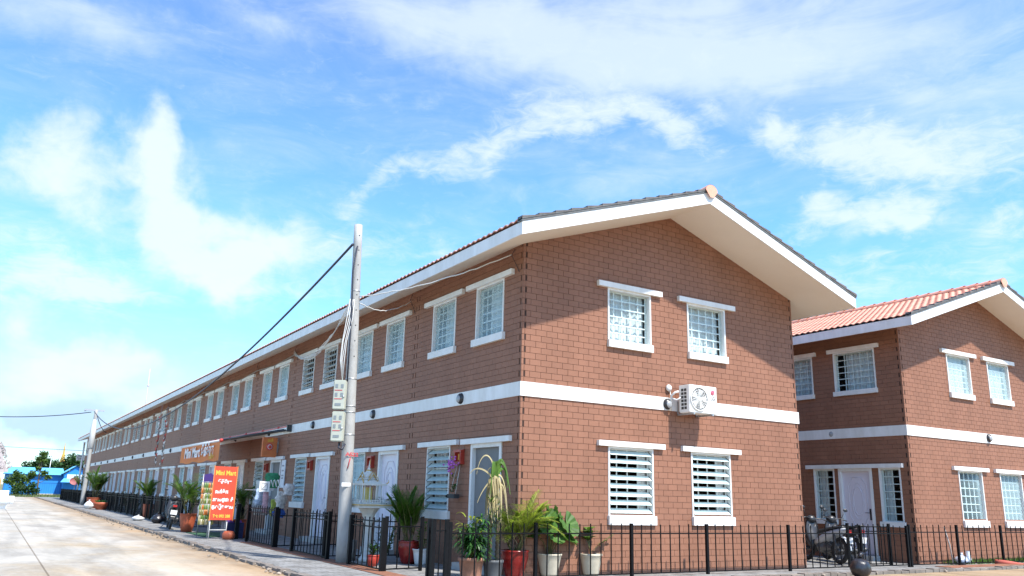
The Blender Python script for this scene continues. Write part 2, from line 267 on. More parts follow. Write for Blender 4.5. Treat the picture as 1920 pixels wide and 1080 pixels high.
# ------------------------------------------------------------------ the ground
def sheet(name, x0, x1, y0, y1, z, M, nx=1, ny=1, wob=0, loc=None):
    mb = MB(); xs = np.linspace(x0, x1, nx+1); ys = np.linspace(y0, y1, ny+1)
    for y in ys:
        for i, x in enumerate(xs):
            mb.v.append((x+(random.uniform(-wob, wob) if i in (0, nx) else 0), y, z))
    mb.f = [(j*(nx+1)+i, j*(nx+1)+i+1, (j+1)*(nx+1)+i+1, (j+1)*(nx+1)+i) for j in range(ny) for i in range(nx)]
    mb.mi = [0]*len(mb.f); mb.smf = [False]*len(mb.f)
    return tag(mb.build(name, M), kind='structure')
def roadmat():
    M = bpy.data.materials.new('street_concrete'); M.use_nodes = True; t = M.node_tree; b = t.nodes['Principled BSDF']; nd = t.nodes.new; lk = t.links.new
    co = nd('ShaderNodeTexCoord')
    def nz(s, d, st, lo, hi, c1, c2, rot=0):
        mp = nd('ShaderNodeMapping'); mp.inputs[3].default_value = st; mp.inputs[2].default_value = (0, 0, rot); lk(co.outputs['Object'], mp.inputs[0])
        n = nd('ShaderNodeTexNoise'); n.inputs['Scale'].default_value = s; n.inputs['Detail'].default_value = d; n.inputs['Roughness'].default_value = .65; n.inputs['Distortion'].default_value = .5
        lk(mp.outputs[0], n.inputs['Vector']); r = nd('ShaderNodeValToRGB'); r.color_ramp.elements[0].position = lo; r.color_ramp.elements[1].position = hi
        r.color_ramp.elements[0].color = (*c1, 1); r.color_ramp.elements[1].color = (*c2, 1); lk(n.outputs['Fac'], r.inputs[0]); return r.outputs[0]
    a = nz(.55, 9, (1.6, .55, 1), .36, .58, (.34, .31, .265), (.50, .46, .395), .9)
    d = nz(.35, 7, (1, .6, 1), .5, .68, (1, 1, 1), (1.0, .86, .66), .2)
    g = nz(7, 6, (1, 1, 1), .35, .7, (.86, .86, .86), (1.05, 1.05, 1.05))
    def mul(x, y):
        q = nd('ShaderNodeMix'); q.data_type = 'RGBA'; q.blend_type = 'MULTIPLY'; q.inputs[0].default_value = 1; lk(x, q.inputs[6]); lk(y, q.inputs[7]); return q.outputs[2]
    br = nd('ShaderNodeTexBrick'); br.offset = 0; br.inputs['Color1'].default_value = (1, 1, 1, 1); br.inputs['Color2'].default_value = (.93, .93, .92, 1); br.inputs['Mortar'].default_value = (.5, .46, .4, 1)
    br.inputs['Scale'].default_value = 1; br.inputs['Mortar Size'].default_value = .018; br.inputs['Mortar Smooth'].default_value = .4; br.inputs['Brick Width'].default_value = 3.4; br.inputs['Row Height'].default_value = 5.0
    lk(co.outputs['Object'], br.inputs['Vector'])
    sx = nd('ShaderNodeSeparateXYZ'); lk(co.outputs['Object'], sx.inputs[0])
    nn = nd('ShaderNodeTexNoise'); nn.inputs['Scale'].default_value = .8; nn.inputs['Detail'].default_value = 6; lk(co.outputs['Object'], nn.inputs['Vector'])
    ax = nd('ShaderNodeMath'); ax.operation = 'MULTIPLY_ADD'; ax.inputs[1].default_value = 2.2; lk(nn.outputs['Fac'], ax.inputs[0]); lk(sx.outputs[0], ax.inputs[2])
    sr = nd('ShaderNodeMapRange'); sr.inputs[1].default_value = -3.9; sr.inputs[2].default_value = -2.3; lk(ax.outputs[0], sr.inputs[0])
    sm_ = nd('ShaderNodeMix'); sm_.data_type = 'RGBA'; lk(sr.outputs[0], sm_.inputs[0]); sm_.inputs[6].default_value = (1, 1, 1, 1); sm_.inputs[7].default_value = (.80, .62, .44, 1)
    tw = nd('ShaderNodeTexNoise'); tw.inputs['Scale'].default_value = 1; tw.inputs['Detail'].default_value = 6; tm = nd('ShaderNodeMapping'); tm.inputs[3].default_value = (1.9, .07, 1); lk(co.outputs['Object'], tm.inputs[0]); lk(tm.outputs[0], tw.inputs['Vector'])
    tr_ = nd('ShaderNodeValToRGB'); tr_.color_ramp.elements[0].position = .40; tr_.color_ramp.elements[0].color = (.88, .88, .87, 1); tr_.color_ramp.elements[1].position = .52; tr_.color_ramp.elements[1].color = (1, 1, 1, 1); lk(tw.outputs['Fac'], tr_.inputs[0])
    lk(mul(mul(mul(mul(mul(a, d), g), br.outputs['Color']), sm_.outputs[2]), tr_.outputs[0]), b.inputs['Base Color']); b.inputs['Roughness'].default_value = .75
    n2 = nd('ShaderNodeTexNoise'); n2.inputs['Scale'].default_value = 12; n2.inputs['Detail'].default_value = 8; lk(co.outputs['Object'], n2.inputs['Vector'])
    bp = nd('ShaderNodeBump'); bp.inputs['Strength'].default_value = .3; bp.inputs['Distance'].default_value = .03; lk(n2.outputs['Fac'], bp.inputs['Height']); lk(bp.outputs[0], b.inputs['Normal'])
    return M
def pavemat(name, c1, c2, mort, size):
    M = bpy.data.materials.new(name); M.use_nodes = True; t = M.node_tree; b = t.nodes['Principled BSDF']; nd = t.nodes.new; lk = t.links.new
    co = nd('ShaderNodeTexCoord'); br = nd('ShaderNodeTexBrick'); br.offset = .5
    br.inputs['Color1'].default_value = (*c1, 1); br.inputs['Color2'].default_value = (*c2, 1); br.inputs['Mortar'].default_value = (*mort, 1)
    br.inputs['Scale'].default_value = 1; br.inputs['Mortar Size'].default_value = .008; br.inputs['Brick Width'].default_value = size; br.inputs['Row Height'].default_value = size*.5
    lk(co.outputs['Object'], br.inputs['Vector'])
    n = nd('ShaderNodeTexNoise'); n.inputs['Scale'].default_value = 2.2; n.inputs['Detail'].default_value = 9; n.inputs['Roughness'].default_value = .7; lk(co.outputs['Object'], n.inputs['Vector'])
    r = nd('ShaderNodeValToRGB'); r.color_ramp.elements[0].position = .35; r.color_ramp.elements[0].color = (.55, .52, .48, 1); r.color_ramp.elements[1].position = .62; r.color_ramp.elements[1].color = (1.12, 1.1, 1.08, 1)
    lk(n.outputs['Fac'], r.inputs[0]); q = nd('ShaderNodeMix'); q.data_type = 'RGBA'; q.blend_type = 'MULTIPLY'; q.inputs[0].default_value = 1
    lk(br.outputs['Color'], q.inputs[6]); lk(r.outputs[0], q.inputs[7]); lk(q.outputs[2], b.inputs['Base Color']); b.inputs['Roughness'].default_value = .8
    return M
GROUND = mat('rough_grass_ground', (.09, .12, .035), .95, vscale=.5, col2=(.24, .20, .12), bump=.5, bscale=6)
sheet('ground', -900, 900, -400, 2200, -.03, GROUND)
ROADM = roadmat()
sheet('road', -26, -3.32, -40, 93, 0, ROADM, 1, 180, .05)
sheet('road', -3.32, 60, -40, -1.25, -.001, ROADM, 1, 1)
PAVE = pavemat('pavement_tiles', (.23, .235, .235), (.30, .30, .295), (.12, .11, .10), .3)
mb = MB(); mb.box(-3.2, -1.7, -1.0, 92, -.02, .05); tag(mb.build('pavement', PAVE), kind='structure')
mb = MB(); mb.box(-1.7, 60, -1.0, 92, -.02, .04); tag(mb.build('yard_paving', PAVE), kind='structure')
mb = MB()                                                                 # broken kerb bricks along the pavement edge
y = -1.2
while y < 92:
    w = random.uniform(.18, .42); dx = random.uniform(-.03, .03); z = random.uniform(.035, .075)
    mb.box(-3.36+dx, -3.2+dx*.3, y, y+w-.02, -.02, z); y += w
x = -3.3
while x < 40:
    w = random.uniform(.18, .42); mb.box(x, x+w-.02, -1.18, -1.0, -.02, random.uniform(.03, .07)); x += w
tag(mb.build('kerb', mat('kerb_bricks', (.20, .17, .145), .9, var=.35, vscale=3)), kind='structure')
REDSOIL = mat('red_soil', (.24, .10, .055), .95, var=.3, vscale=5, bump=.5)
mb = MB(); mb.box(11.2, 40, -.95, -.55, .0, .055); mb.box(-2.1, -1.75, -.5, 10, .0, .06); tag(mb.build('soil_strip', REDSOIL), kind='structure')
def scatter_grass(name, x0, x1, y0, y1, z, n, h, M):
    mb = MB()
    for i in range(n):
        x = random.uniform(x0, x1); y = random.uniform(y0, y1); a = random.uniform(0, PI); hh = h*random.uniform(.4, 1.2); w = hh*.12; lx = random.uniform(-.4, .4)*hh; ly = random.uniform(-.4, .4)*hh
        mb.add([(x-w*math.cos(a), y-w*math.sin(a), z), (x+w*math.cos(a), y+w*math.sin(a), z), (x+lx, y+ly, z+hh)], [(0, 1, 2)])
    return tag(mb.build(name, M), kind='stuff')
tag(scatter_grass('grass', 12.3, 30, -.35, -.02, .04, 2600, .13, LEAF1), 'thin green grass tufts along the brick wall foot behind the fence', 'grass')
tag(scatter_grass('verge_grass', -12, 5, 93.5, 108, -.03, 6000, .28, mat('verge_leaf', (.10, .13, .04), .8, island=.4)), 'strip of green grass beyond the end of the street', 'grass')

# ------------------------------------------------------------------ the two terraces
WD, LEN, HE, HA, SL = 7.385, 81.0, 5.95, 7.21, .341
B0, B1 = 3.11, 3.366
def roof_z(x): return HE+SL*min(x, WD-x)
def core_wall(mb, u0, u1, top, ops, n0=-.16, n1=-.012, brk=()):
    us = sorted(set([u0, u1]+[o[0] for o in ops]+[o[1] for o in ops]+list(brk)))
    for a, b in zip(us[:-1], us[1:]):
        mid = (a+b)/2; cuts = sorted([(o[2], o[3]) for o in ops if o[0] < mid < o[1]]); z = 0
        for c0, c1 in cuts:
            if c0 > z: mb.box(a, b, n0, n1, z, c0)
            z = c1
        ta, tb = top(a), top(b)
        mb.add([(a,n0,z),(b,n0,z),(b,n1,z),(a,n1,z),(a,n0,ta),(b,n0,tb),(b,n1,tb),(a,n1,ta)],
               [(0,3,2,1),(4,5,6,7),(0,1,5,4),(1,2,6,5),(2,3,7,6),(3,0,4,7)])
CH, BL = .1115, .243
def bricks(mb, u0, u1, topz, ops, joints=(), far=1e9, plinth=False, gv=.004, sl=None):
    nz = int(8/CH)
    for i in range(nz):
        z0 = .0+i*CH+.0035; z1 = z0+CH-.007
        if B0-.06 < (z0+z1)/2 < B1+.06:
            if z0 < B0 < z1: z1 = B0
            elif z0 < B1 < z1: z0 = B1
            elif z0 >= B0 and z1 <= B1: continue
        if z1-z0 < .02: continue
        a, b = u0, u1
        if topz:                                       # gable: clip by the roof slope
            if z0 > HA-.02: break
            if z0 > HE: d = (z0-HE)/SL; a = max(a, d); b = min(b, WD-d)
        elif z0 > HE-.02: break
        if b-a < .05: continue
        ivs = [(a, b)]
        zc = (z0+z1)/2
        for o in ops:
            if o[2] < zc < o[3]:
                nv = []
                for p, q in ivs:
                    if o[1] <= p or o[0] >= q: nv.append((p, q)); continue
                    if o[0] > p: nv.append((p, o[0]))
                    if o[1] < q: nv.append((o[1], q))
                ivs = nv
        slots = []
        if i % 2:
            for e in (u0, *joints): slots.append((e+.045, e+.088))
            for e in (u1, *joints): slots.append((e-.088, e-.045))
        off = (BL/2 if i % 2 else 0)+.06
        n1 = .012 if (plinth and z1 < 1.0) else 0
        if sl:
            for s0, s1 in slots:
                if any(p <= s0 and q >= s1 for p, q in ivs): mb.cur = 1; mb.box(s0+.004, s1-.004, -.0125, -.0095, z0+.004, z1-.004); mb.cur = 0  # thin dark plate standing in for shade in the shallow slot
        for p, q in ivs:
            cuts = [p]; k = math.floor((p-off)/BL)+1; x = off+k*BL
            while x < q-.03:
                if x > p+.05: cuts.append(x)
                x += BL if x < far else BL*4
            cuts.append(q); segs = [(c+gv, d-gv) for c, d in zip(cuts[:-1], cuts[1:])]
            for s0, s1 in slots:
                ns = []
                for c, d in segs:
                    if s1 <= c or s0 >= d: ns.append((c, d)); continue
                    if s0-c > .012: ns.append((c, s0))
                    if d-s1 > .012: ns.append((s1, d))
                segs = ns
            for c, d in segs:
                mb.add([(c,-.012,z0),(d,-.012,z0),(d,-.012,z1),(c,-.012,z1),(c,n1,z0),(d,n1,z0),(d,n1,z1),(c,n1,z1)],
                       [(4,7,6,5),(0,1,5,4),(1,2,6,5),(2,3,7,6),(3,0,4,7)])
_wm = {}
def win_meshes(key, hw, z0, z1, lw, lh, sw, sh, nv, nh, blade, curtain, lint=True):
    if key in _wm: return _wm[key]
    d = {}
    mb = MB(); t = .035
    mb.box(-hw, -hw+t, -.016, .15, z0, z1); mb.box(hw-t, hw, -.016, .15, z0, z1); mb.box(-hw+t, hw-t, -.016, .15, z1-t, z1); mb.box(-hw+t, hw-t, -.014, .15, z0, z0+.012)
    d['window'] = mb.mesh('window', WHITE)
    if lint: mb = MB(); mb.box(-lw, lw, -.078, -.001, z1, z1+lh); d['lintel'] = mb.mesh('lintel', WHITE)
    mb = MB(); mb.box(-sw, sw, -.07, -.001, z0-sh, z0); d['sill'] = mb.mesh('sill', WHITE)
    mb = MB(); a, b = -hw+t, hw-t; zb, zt = z0+.012, z1-t; g = .0075
    mb.box(a, b, .115, .13, zb, zb+.02); mb.box(a, b, .115, .13, zt-.02, zt); mb.box(a, a+.02, .115, .13, zb+.02, zt-.02); mb.box(b-.02, b, .115, .13, zb+.02, zt-.02)
    for i in range(1, nv+1): x = a+(b-a)*i/(nv+1); g = .011; mb.box(x-g, x+g, .112, .126, zb+.02, zt-.02)
    for j in range(1, nh+1): z = zb+(zt-zb)*j/(nh+1); mb.box(a+.02, b-.02, .100, .1115, z-g, z+g)
    d['grille'] = mb.mesh('grille', GRILLE)
    nb = max(6, round((zt-zb)/.145)); mb = MB(); ang = rad({'open': 38, 'closed': 82}[blade]); ch = .138/2 if blade == 'open' else (zt-zb)/nb/2*1.06
    yc = .035 if blade == 'open' else .055
    for j in range(nb):
        zc = zb+(j+.5)*(zt-zb)/nb; dy, dz = ch*math.cos(ang), ch*math.sin(ang); th = .003
        mb.cur = 0
        p = [(yc-dy, zc-dz), (yc+dy, zc+dz)]; ny, nz_ = math.sin(ang)*th, -math.cos(ang)*th
        vs = []
        for x in (a+.012, b-.012):
            for (yy, zz) in p: vs += [(x, yy-ny, zz-nz_), (x, yy+ny, zz+nz_)]
        mb.add(vs, [(0,2,3,1),(4,5,7,6),(0,4,6,2),(1,3,7,5),(0,1,5,4),(2,6,7,3)])
        if blade == 'open':
            mb.cur = 1
            for x in (a+.004, b-.004):
                vs = []
                for xx in (x-.004, x+.004):
                    for (yy, zz) in p: vs += [(xx, yy-ny*3, zz-nz_*3), (xx, yy+ny*3, zz+nz_*3)]
                mb.add(vs, [(0,2,3,1),(4,5,7,6),(0,4,6,2),(1,3,7,5),(0,1,5,4),(2,6,7,3)])
    d['louvres'] = mb.mesh('louvres', [BLADE if blade == 'open' else PANE, CLIP])
    if curtain:
        mb = MB(); mb.sm = True; n = 48; lo, hi = curtain
        xs = np.linspace(a+(b-a)*lo, a+(b-a)*hi, n+1); ph = random.uniform(0, 6)
        yy = [.185+.014*math.sin(x*40+ph)+.004*math.sin(x*90+ph*2) for x in xs]
        vs = [(x, y_, z) for z in (zb-.05, zt+.03) for x, y_ in zip(xs, yy)]
        mb.add(vs, [(i, i+1, n+2+i, n+1+i) for i in range(n)]); d['curtain'] = mb.mesh('curtain', CURT)
    _wm[key] = d; return d
def put_window(parent, d, loc, rz):
    w = place('window', d['window'], parent, loc, rz)
    for k, me in d.items():
        if k != 'window': place(k, me, w)
    return w
_dm = {}
def door_meshes(key, hw, z0, z1, lw0, lw1, leaf):
    if key in _dm: return _dm[key]
    d = {}; t = .075
    mb = MB(); mb.box(-hw, -hw+t, -.02, .14, z0, z1); mb.box(hw-t, hw, -.02, .14, z0, z1); mb.box(-hw+t, hw-t, -.018, .14, z1-t, z1); d['frame'] = mb.mesh('frame', WHITE)
    mb = MB(); mb.box(-lw0, lw1, -.078, -.001, z1, z1+.1); d['lintel'] = mb.mesh('lintel', WHITE)
    mb = MB(); mb.box(-hw-.05, hw+.05, -.30, .10, .0, z0); d['step'] = mb.mesh('step', mat('step_cement', (.42, .41, .39), .8, var=.15))
    a, b, zb, zt = -hw+t, hw-t, z0+.01, z1-t
    mb = MB(); mb.box(a, b, .06, .10, zb, zt)
    if leaf == 'leaf':
        c = (zb+zt)/2+.28; w = (b-a)/2
        def ring(pts, r): mb.tube([(x, .058, z) for x, z in pts]+[(pts[0][0], .058, pts[0][1])], r, 5, False)
        ring([(w*.34*math.cos(q), c+.36*math.sin(q)) for q in np.linspace(0, 2*PI, 25)[:-1]], .011)
        ring([(w*.44*math.cos(q), c+.46*math.sin(q)) for q in np.linspace(0, 2*PI, 25)[:-1]], .008)
        ring([(-.62*w, c-.38), (-.3*w, c-.62), (.3*w, c-.62), (.62*w, c-.38), (.62*w, c+.38), (.3*w, c+.60), (-.3*w, c+.60), (-.62*w, c+.38)], .011)
        zl = zb+.12; ring([(-.62*w, zl), (.62*w, zl), (.62*w, c-.62), (.34*w, c-.78), (-.34*w, c-.78), (-.62*w, c-.62)], .011)
    d['door'] = mb.mesh('door', DOORP if leaf == 'leaf' else SCREEN)
    hx = b-.09 if leaf != 'leaf_l' else a+.09
    mb = MB(); mb.box(hx-.022, hx+.022, .045, .06, 1.02, 1.30); mb.tube([(hx, .045, 1.20), (hx, .0, 1.20), (hx-.11, .0, 1.20)], .010, 6)
    d['handle'] = mb.mesh('handle', BLACKPL)
    _dm[key] = d; return d
def put_door(parent, d, loc, rz):
    w = place('door', d['door'], parent, loc, rz)
    for k, me in d.items():
        if k != 'door': place(k, me, w)
    return w
def roof_slope(side, y0, y1, spp, per=.19):
    # side -1: the slope falling towards -x of the building; coordinates relative to the building origin
    x_e = -.80; x_r = WD/2; zt = .235; rows = 13; ny = int((y1-y0)/per)*spp
    ys = np.linspace(y0, y1, ny+1); ph = (ys-y0)/per*2*PI
    prof = .032*np.clip(.5+.5*np.cos(ph), 0, 1)**.9
    lines = []
    for r_ in range(rows):
        for e, lift in ((0, .034), (1, .006)):
            x = x_e+(x_r-x_e)*(r_+e)/rows; z = HE+SL*x+zt+lift
            lines.append((x, z))
    jit = {}
    V = np.zeros((len(lines), ny+1, 3))
    for i, (x, z) in enumerate(lines):
        V[i, :, 0] = x if side < 0 else WD-x; V[i, :, 1] = ys; V[i, :, 2] = z+prof
    # thickness at the eave
    low_ = V[0].copy(); low_[:, 2] -= .022
    V = np.concatenate([low_[None], V]); n = ny+1
    idx = np.arange(V.shape[0]*n).reshape(V.shape[0], n)
    q = np.stack([idx[:-1, :-1], idx[:-1, 1:], idx[1:, 1:], idx[1:, :-1]], -1).reshape(-1, 4)
    if side < 0: q = q[:, ::-1]
    me = bpy.data.meshes.new('tiles'); me.from_pydata(V.reshape(-1, 3).tolist(), [], q.tolist()); me.materials.append(TILE)
    sm = np.ones(len(q), bool); me.polygons.foreach_set('use_smooth', sm); me.update()
    me.polygons.foreach_set('use_smooth', [False]*len(q)); return me
OX = .75                                                        # gable and eave overhang
def terrace(ox, label, kind):
    OY = 1.13 if kind == 'A' else .86
    root = thing('terrace_building', label, 'terraced houses', (ox, 0, 0))
    TF = (lambda u, n, z: (-n, u, z)); TG = (lambda u, n, z: (u, -n, z)); TB = (lambda u, n, z: (u, LEN+n, z)); TR = (lambda u, n, z: (WD+n, u, z))
    gw = [2.53, 4.64] if kind == 'A' else [2.62, 4.60]; hwid = .555
    gops = [(c-hwid, c+hwid, 4.37, 5.41) for c in gw]+[(c-hwid, c+hwid, 1.07, 2.33) for c in gw]
    # facade openings
    fops = []; units = 18
    if kind == 'A':
        for k in range(units):
            y = 4.5*k; fops += [(y+.66, y+1.72, 4.36, 5.42), (y+2.60, y+3.66, 4.36, 5.42), (y+.58, y+1.72, .16, 2.32), (y+2.58, y+3.62, 1.05, 2.33)]
    else:
        for k in range(5):
            y = 4.5*k; fops += [(y+.72, y+1.98, 4.36, 5.42), (y+2.68, y+3.94, 4.36, 5.42), (y+1.07, y+2.07, .16, 2.32), (y+.27, y+.87, 1.0, 2.32), (y+2.20, y+2.86, 1.0, 2.32)]
    seg = MB(TF, False); core_wall(seg, .16, LEN-.16, lambda u: HE, fops); seg.build('wall', GROOVE, root)
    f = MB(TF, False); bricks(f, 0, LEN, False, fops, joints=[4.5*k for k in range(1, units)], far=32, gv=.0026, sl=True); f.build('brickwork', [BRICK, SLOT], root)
    seg = MB(TG, True); core_wall(seg, .012, WD-.012, roof_z, gops, brk=[WD/2]); seg.build('wall', GROOVE, root)
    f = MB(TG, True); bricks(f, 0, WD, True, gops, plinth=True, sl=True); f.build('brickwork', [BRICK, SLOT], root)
    seg = MB(TB, False); core_wall(seg, .012, WD-.012, roof_z, [], brk=[WD/2]); seg.build('wall', BRICK, root)
    seg = MB(TR, True); core_wall(seg, .16, LEN-.16, lambda u: HE, []); seg.build('wall', BRICK, root)
    # side brick face on the rear wall so that its corner reads from the alley
    mb = MB(); mb.box(.17, WD-.17, .17, LEN-.17, 3.05, 3.2); mb.build('floor_slab', DARKIN, root)
    mb = MB(); mb.box(-.022, 0, -.022, LEN, B0, B1); mb.box(.0, WD+.022, -.022, -.0005, B0, B1); mb.box(WD, WD+.022, 0, LEN, B0, B1); mb.build('floor_band', WHITE, root)
    # roof
    rf = thing('roof', None, None); rf.parent = root
    del_ = rf
    mb = MB()
    for s in (-1, 1):
        X = (lambda x: x) if s < 0 else (lambda x: WD-x)
        a, b = X(-OX), WD/2; za, zb_ = HE-SL*OX, HE+SL*WD/2
        vs = [(a,-OY,za),(b,-OY,zb_),(b,LEN+OY,zb_),(a,LEN+OY,za),(a,-OY,za+.02),(b,-OY,zb_+.02),(b,LEN+OY,zb_+.02),(a,LEN+OY,za+.02)]
        mb.flip = s > 0; mb.add(vs, [(0,3,2,1),(4,5,6,7),(0,1,5,4),(1,2,6,5),(2,3,7,6),(3,0,4,7)])
    sof = mb.build('soffit', SOFFIT, root)
    bpy.data.objects.remove(rf)
    mb = MB(); H = .225
    for s in (-1, 1):
        X = (lambda x: x) if s < 0 else (lambda x: WD-x); mb.flip = s > 0
        x0 = -OX; z0 = HE-SL*OX; z1 = HE+SL*WD/2
        for (ya, yb) in ((-OY-.03, -OY), (LEN+OY, LEN+OY+.03)):
            vs = [(X(x0-.03),ya,z0-.01-SL*.03),(WD/2,ya,z1-.01),(WD/2,yb,z1-.01),(X(x0-.03),yb,z0-.01-SL*.03),(X(x0-.03),ya,z0+H-SL*.03),(WD/2,ya,z1+H),(WD/2,yb,z1+H),(X(x0-.03),yb,z0+H-SL*.03)]
            mb.add(vs, [(0,3,2,1),(4,5,6,7),(0,1,5,4),(1,2,6,5),(2,3,7,6),(3,0,4,7)])
        mb.flip = False
        xa, xb = sorted((X(x0-.03), X(x0))); mb.box(xa, xb, -OY, LEN+OY, z0-.015, z0+H-.015)
    mb.build('fascia', WHITE, root)
    mb = MB()
    for s in (-1, 1):
        X = (lambda x: x) if s < 0 else (lambda x: WD-x); mb.flip = s > 0
        x0 = -OX-.05; z0 = HE+SL*x0+H; z1 = HE+SL*WD/2+H; ya, yb = -OY-.045, -OY+.1
        vs = [(X(x0),ya,z0+.004),(WD/2,ya,z1+.004),(WD/2,yb,z1+.004),(X(x0),yb,z0+.004),(X(x0),ya,z0+.05),(WD/2,ya,z1+.05),(WD/2,yb,z1+.05),(X(x0),yb,z0+.05)]
        mb.add(vs, [(0,3,2,1),(4,5,6,7),(0,1,5,4),(1,2,6,5),(2,3,7,6),(3,0,4,7)])
        mb.flip = False
        for i in range(13):                                        # stepped ends of the tile rows
            xx = x0+(WD/2-x0)*i/13; xe = x0+(WD/2-x0)*(i+1)/13; zz = HE+SL*xx+H+.05; ze = HE+SL*xe+H+.05
            mb.flip = s > 0
            mb.add([(X(xx),ya-.01,zz-.01),(X(xe),ya-.01,ze-.01),(X(xe),yb,ze-.01),(X(xx),yb,zz-.01),(X(xx),ya-.01,zz+.050),(X(xe),ya-.01,ze+.012),(X(xe),yb,ze+.012),(X(xx),yb,zz+.050)],
                   [(0,3,2,1),(4,5,6,7),(0,1,5,4),(1,2,6,5),(2,3,7,6),(3,0,4,7)]); mb.flip = False
    mb.build('verge', MORTAR, root)
    rt = place('roof', roof_slope(-1, -OY-.06, LEN+OY, 6), root); place('roof', roof_slope(1, -OY-.06, LEN+OY, 4), root)
    mb = MB(); mb.sm = True; zr = HE+SL*WD/2+.27; y = -OY-.09; k = 0
    while y < LEN+OY:
        n = 10; vs = []
        for yy, rr in ((y, .135), (y+.40, .112)):
            vs += [(WD/2+rr*1.15*math.cos(PI*i/n), yy, zr-.03+rr*.92*math.sin(PI*i/n)+(.012 if rr > .12 else 0)) for i in range(n+1)]
        mb.add(vs, [(i, i+1, n+2+i, n+1+i) for i in range(n)])
        if k == 0: mb.add([(WD/2+.16*math.cos(PI*i/n), y, zr-.03+.13*math.sin(PI*i/n)) for i in range(n+1)]+[(WD/2+.05, y, zr-.17), (WD/2-.05, y, zr-.17)], [tuple(range(n+1))+(n+2, n+1)])
        y += .36; k += 1
    mb.build('ridge_tiles', TILE, root)
    return root, gw
rootA, gwA = terrace(0, 'long brown brick terrace with white floor band running down the street, its gable end nearest', 'A')
rootB, gwB = terrace(11.46, 'second brown brick terrace with orange tiled roof across the alley at right', 'B')
RZ = -PI/2
up_cl = [win_meshes('up%d' % i, .53, 4.36, 5.42, .885, .105, .60, .14, 4, 5, 'closed', c) for i, c in enumerate([(0, 1), (.25, 1), (0, .75), (0, 1)])]
up_op = win_meshes('upo', .53, 4.36, 5.42, .885, .105, .60, .14, 4, 5, 'open', None)
up_half = win_meshes('uph', .53, 4.36, 5.42, .885, .105, .60, .14, 4, 5, 'open', (.45, 1))
gr_op = win_meshes('gro', .52, 1.05, 2.33, .88, .10, .61, .16, 4, 5, 'open', (.1, .55))
gr_cl = [win_meshes('grc%d' % i, .52, 1.05, 2.33, .88, .10, .61, .16, 4, 5, 'closed', c) for i, c in enumerate([(0, 1), (0, .6)])]
d_leaf = door_meshes('leaf', .57, .16, 2.32, .90, .90, 'leaf'); d_scr = door_meshes('scr', .57, .16, 2.32, .90, .90, 'screen')
d_open = {k: v for k, v in d_scr.items()}
for k in range(18):
    y = 4.5*k
    if k == 0: a, b = up_cl[1], up_cl[1]
    elif k == 1: a, b = up_cl[1], up_cl[0]
    elif k == 2: a, b = up_op, up_op
    elif k == 10 or k == 12: a, b = up_op, up_half
    elif k in (6, 7): a, b = up_cl[2], up_half
    else: a, b = up_cl[k % 4], up_cl[(k+1) % 4]
    put_window(rootA, a, (0, y+1.19, 0), RZ); put_window(rootA, b, (0, y+3.13, 0), RZ)
    put_window(rootA, gr_op if k in (0, 2, 3, 5) else gr_cl[k % 2], (0, y+3.10, 0), RZ)
    put_door(rootA, d_scr if k in (0, 3) else d_leaf, (0, y+1.15, 0), RZ)
g_up = win_meshes('gup', .555, 4.37, 5.41, .82, .105, .565, .145, 4, 5, 'closed', (0, 1))
g_gr = win_meshes('ggr', .555, 1.07, 2.33, .82, .10, .575, .165, 3, 0, 'open', (.78, 1))
g_grc = win_meshes('ggrc', .555, 1.07, 2.33, .82, .10, .575, .165, 4, 5, 'closed', (0, .35))
for c in gwA: put_window(rootA, g_up, (c, 0, 0), 0); put_window(rootA, g_gr, (c, 0, 0), 0)
for c in gwB: put_window(rootB, g_up, (c, 0, 0), 0); put_window(rootB, g_grc, (c, 0, 0), 0)
b_up = win_meshes('bup', .63, 4.36, 5.42, .78, .105, .66, .12, 4, 5, 'closed', (.2, 1))
b_s1 = win_meshes('bs1', .30, 1.0, 2.32, .3, .1, .34, .12, 1, 6, 'closed', (0, .45), False)
b_s2 = win_meshes('bs2', .33, 1.0, 2.32, .3, .1, .36, .12, 1, 6, 'closed', (0, .5), False)
d_b = door_meshes('bdoor', .50, .16, 2.32, 1.50, 1.40, 'leaf')
for k in range(5):
    y = 4.5*k
    for c in (1.35, 3.31): put_window(rootB, b_up, (0, y+c, 0), RZ)
    put_door(rootB, d_b, (0, y+1.57, 0), RZ); put_window(rootB, b_s1, (0, y+.57, 0), RZ); put_window(rootB, b_s2, (0, y+2.53, 0), RZ)

# ------------------------------------------------------------------ wall lamps, red boxes
mb = MB(); mb.lathe([(0, -.075), (.05, -.074), (.085, -.055), (.105, -.03), (.112, 0)], n=18, axis='y')
lamp_me = mb.mesh('wall_lamp', BLACKPL)
mb = MB(); mb.sm = True; mb.lathe([(0, -.092), (.035, -.09), (.062, -.08), (.075, -.066)], (0, 0, -.012), 14, 'y'); lens_me = mb.mesh('lens', mat('lamp_lens', (.32, .33, .34), .3))
def lampobj(loc, rz, label, group):
    t = thing('wall_lamp', label, 'wall lamp', loc, rz, group); place('housing', lamp_me, t); place('lens', lens_me, t)
for k in range(18):
    if k == 3: lab = 'round black wall lamp on the white band beside the near end of the awning'
    else: lab = 'round black lamp on the street-side white band, %s lamp counted from the near corner' % ORD[k]
    lampobj((-.022, 2.19+4.5*k, 3.24), RZ, lab, 'wall lamps on the white band of the street front')
lampobj((3.47, -.022, 3.235), 0, 'round black wall lamp just left of the air conditioner on the gable band', 'wall lamps')
lampobj((15.15, -.022, 3.25), 0, 'round black lamp on the gable band of the right-hand terrace', 'wall lamps')
lampobj((11.508, 2.2, 3.25), RZ, 'round black lamp on the alley side band above the right-hand terrace door', 'wall lamps')
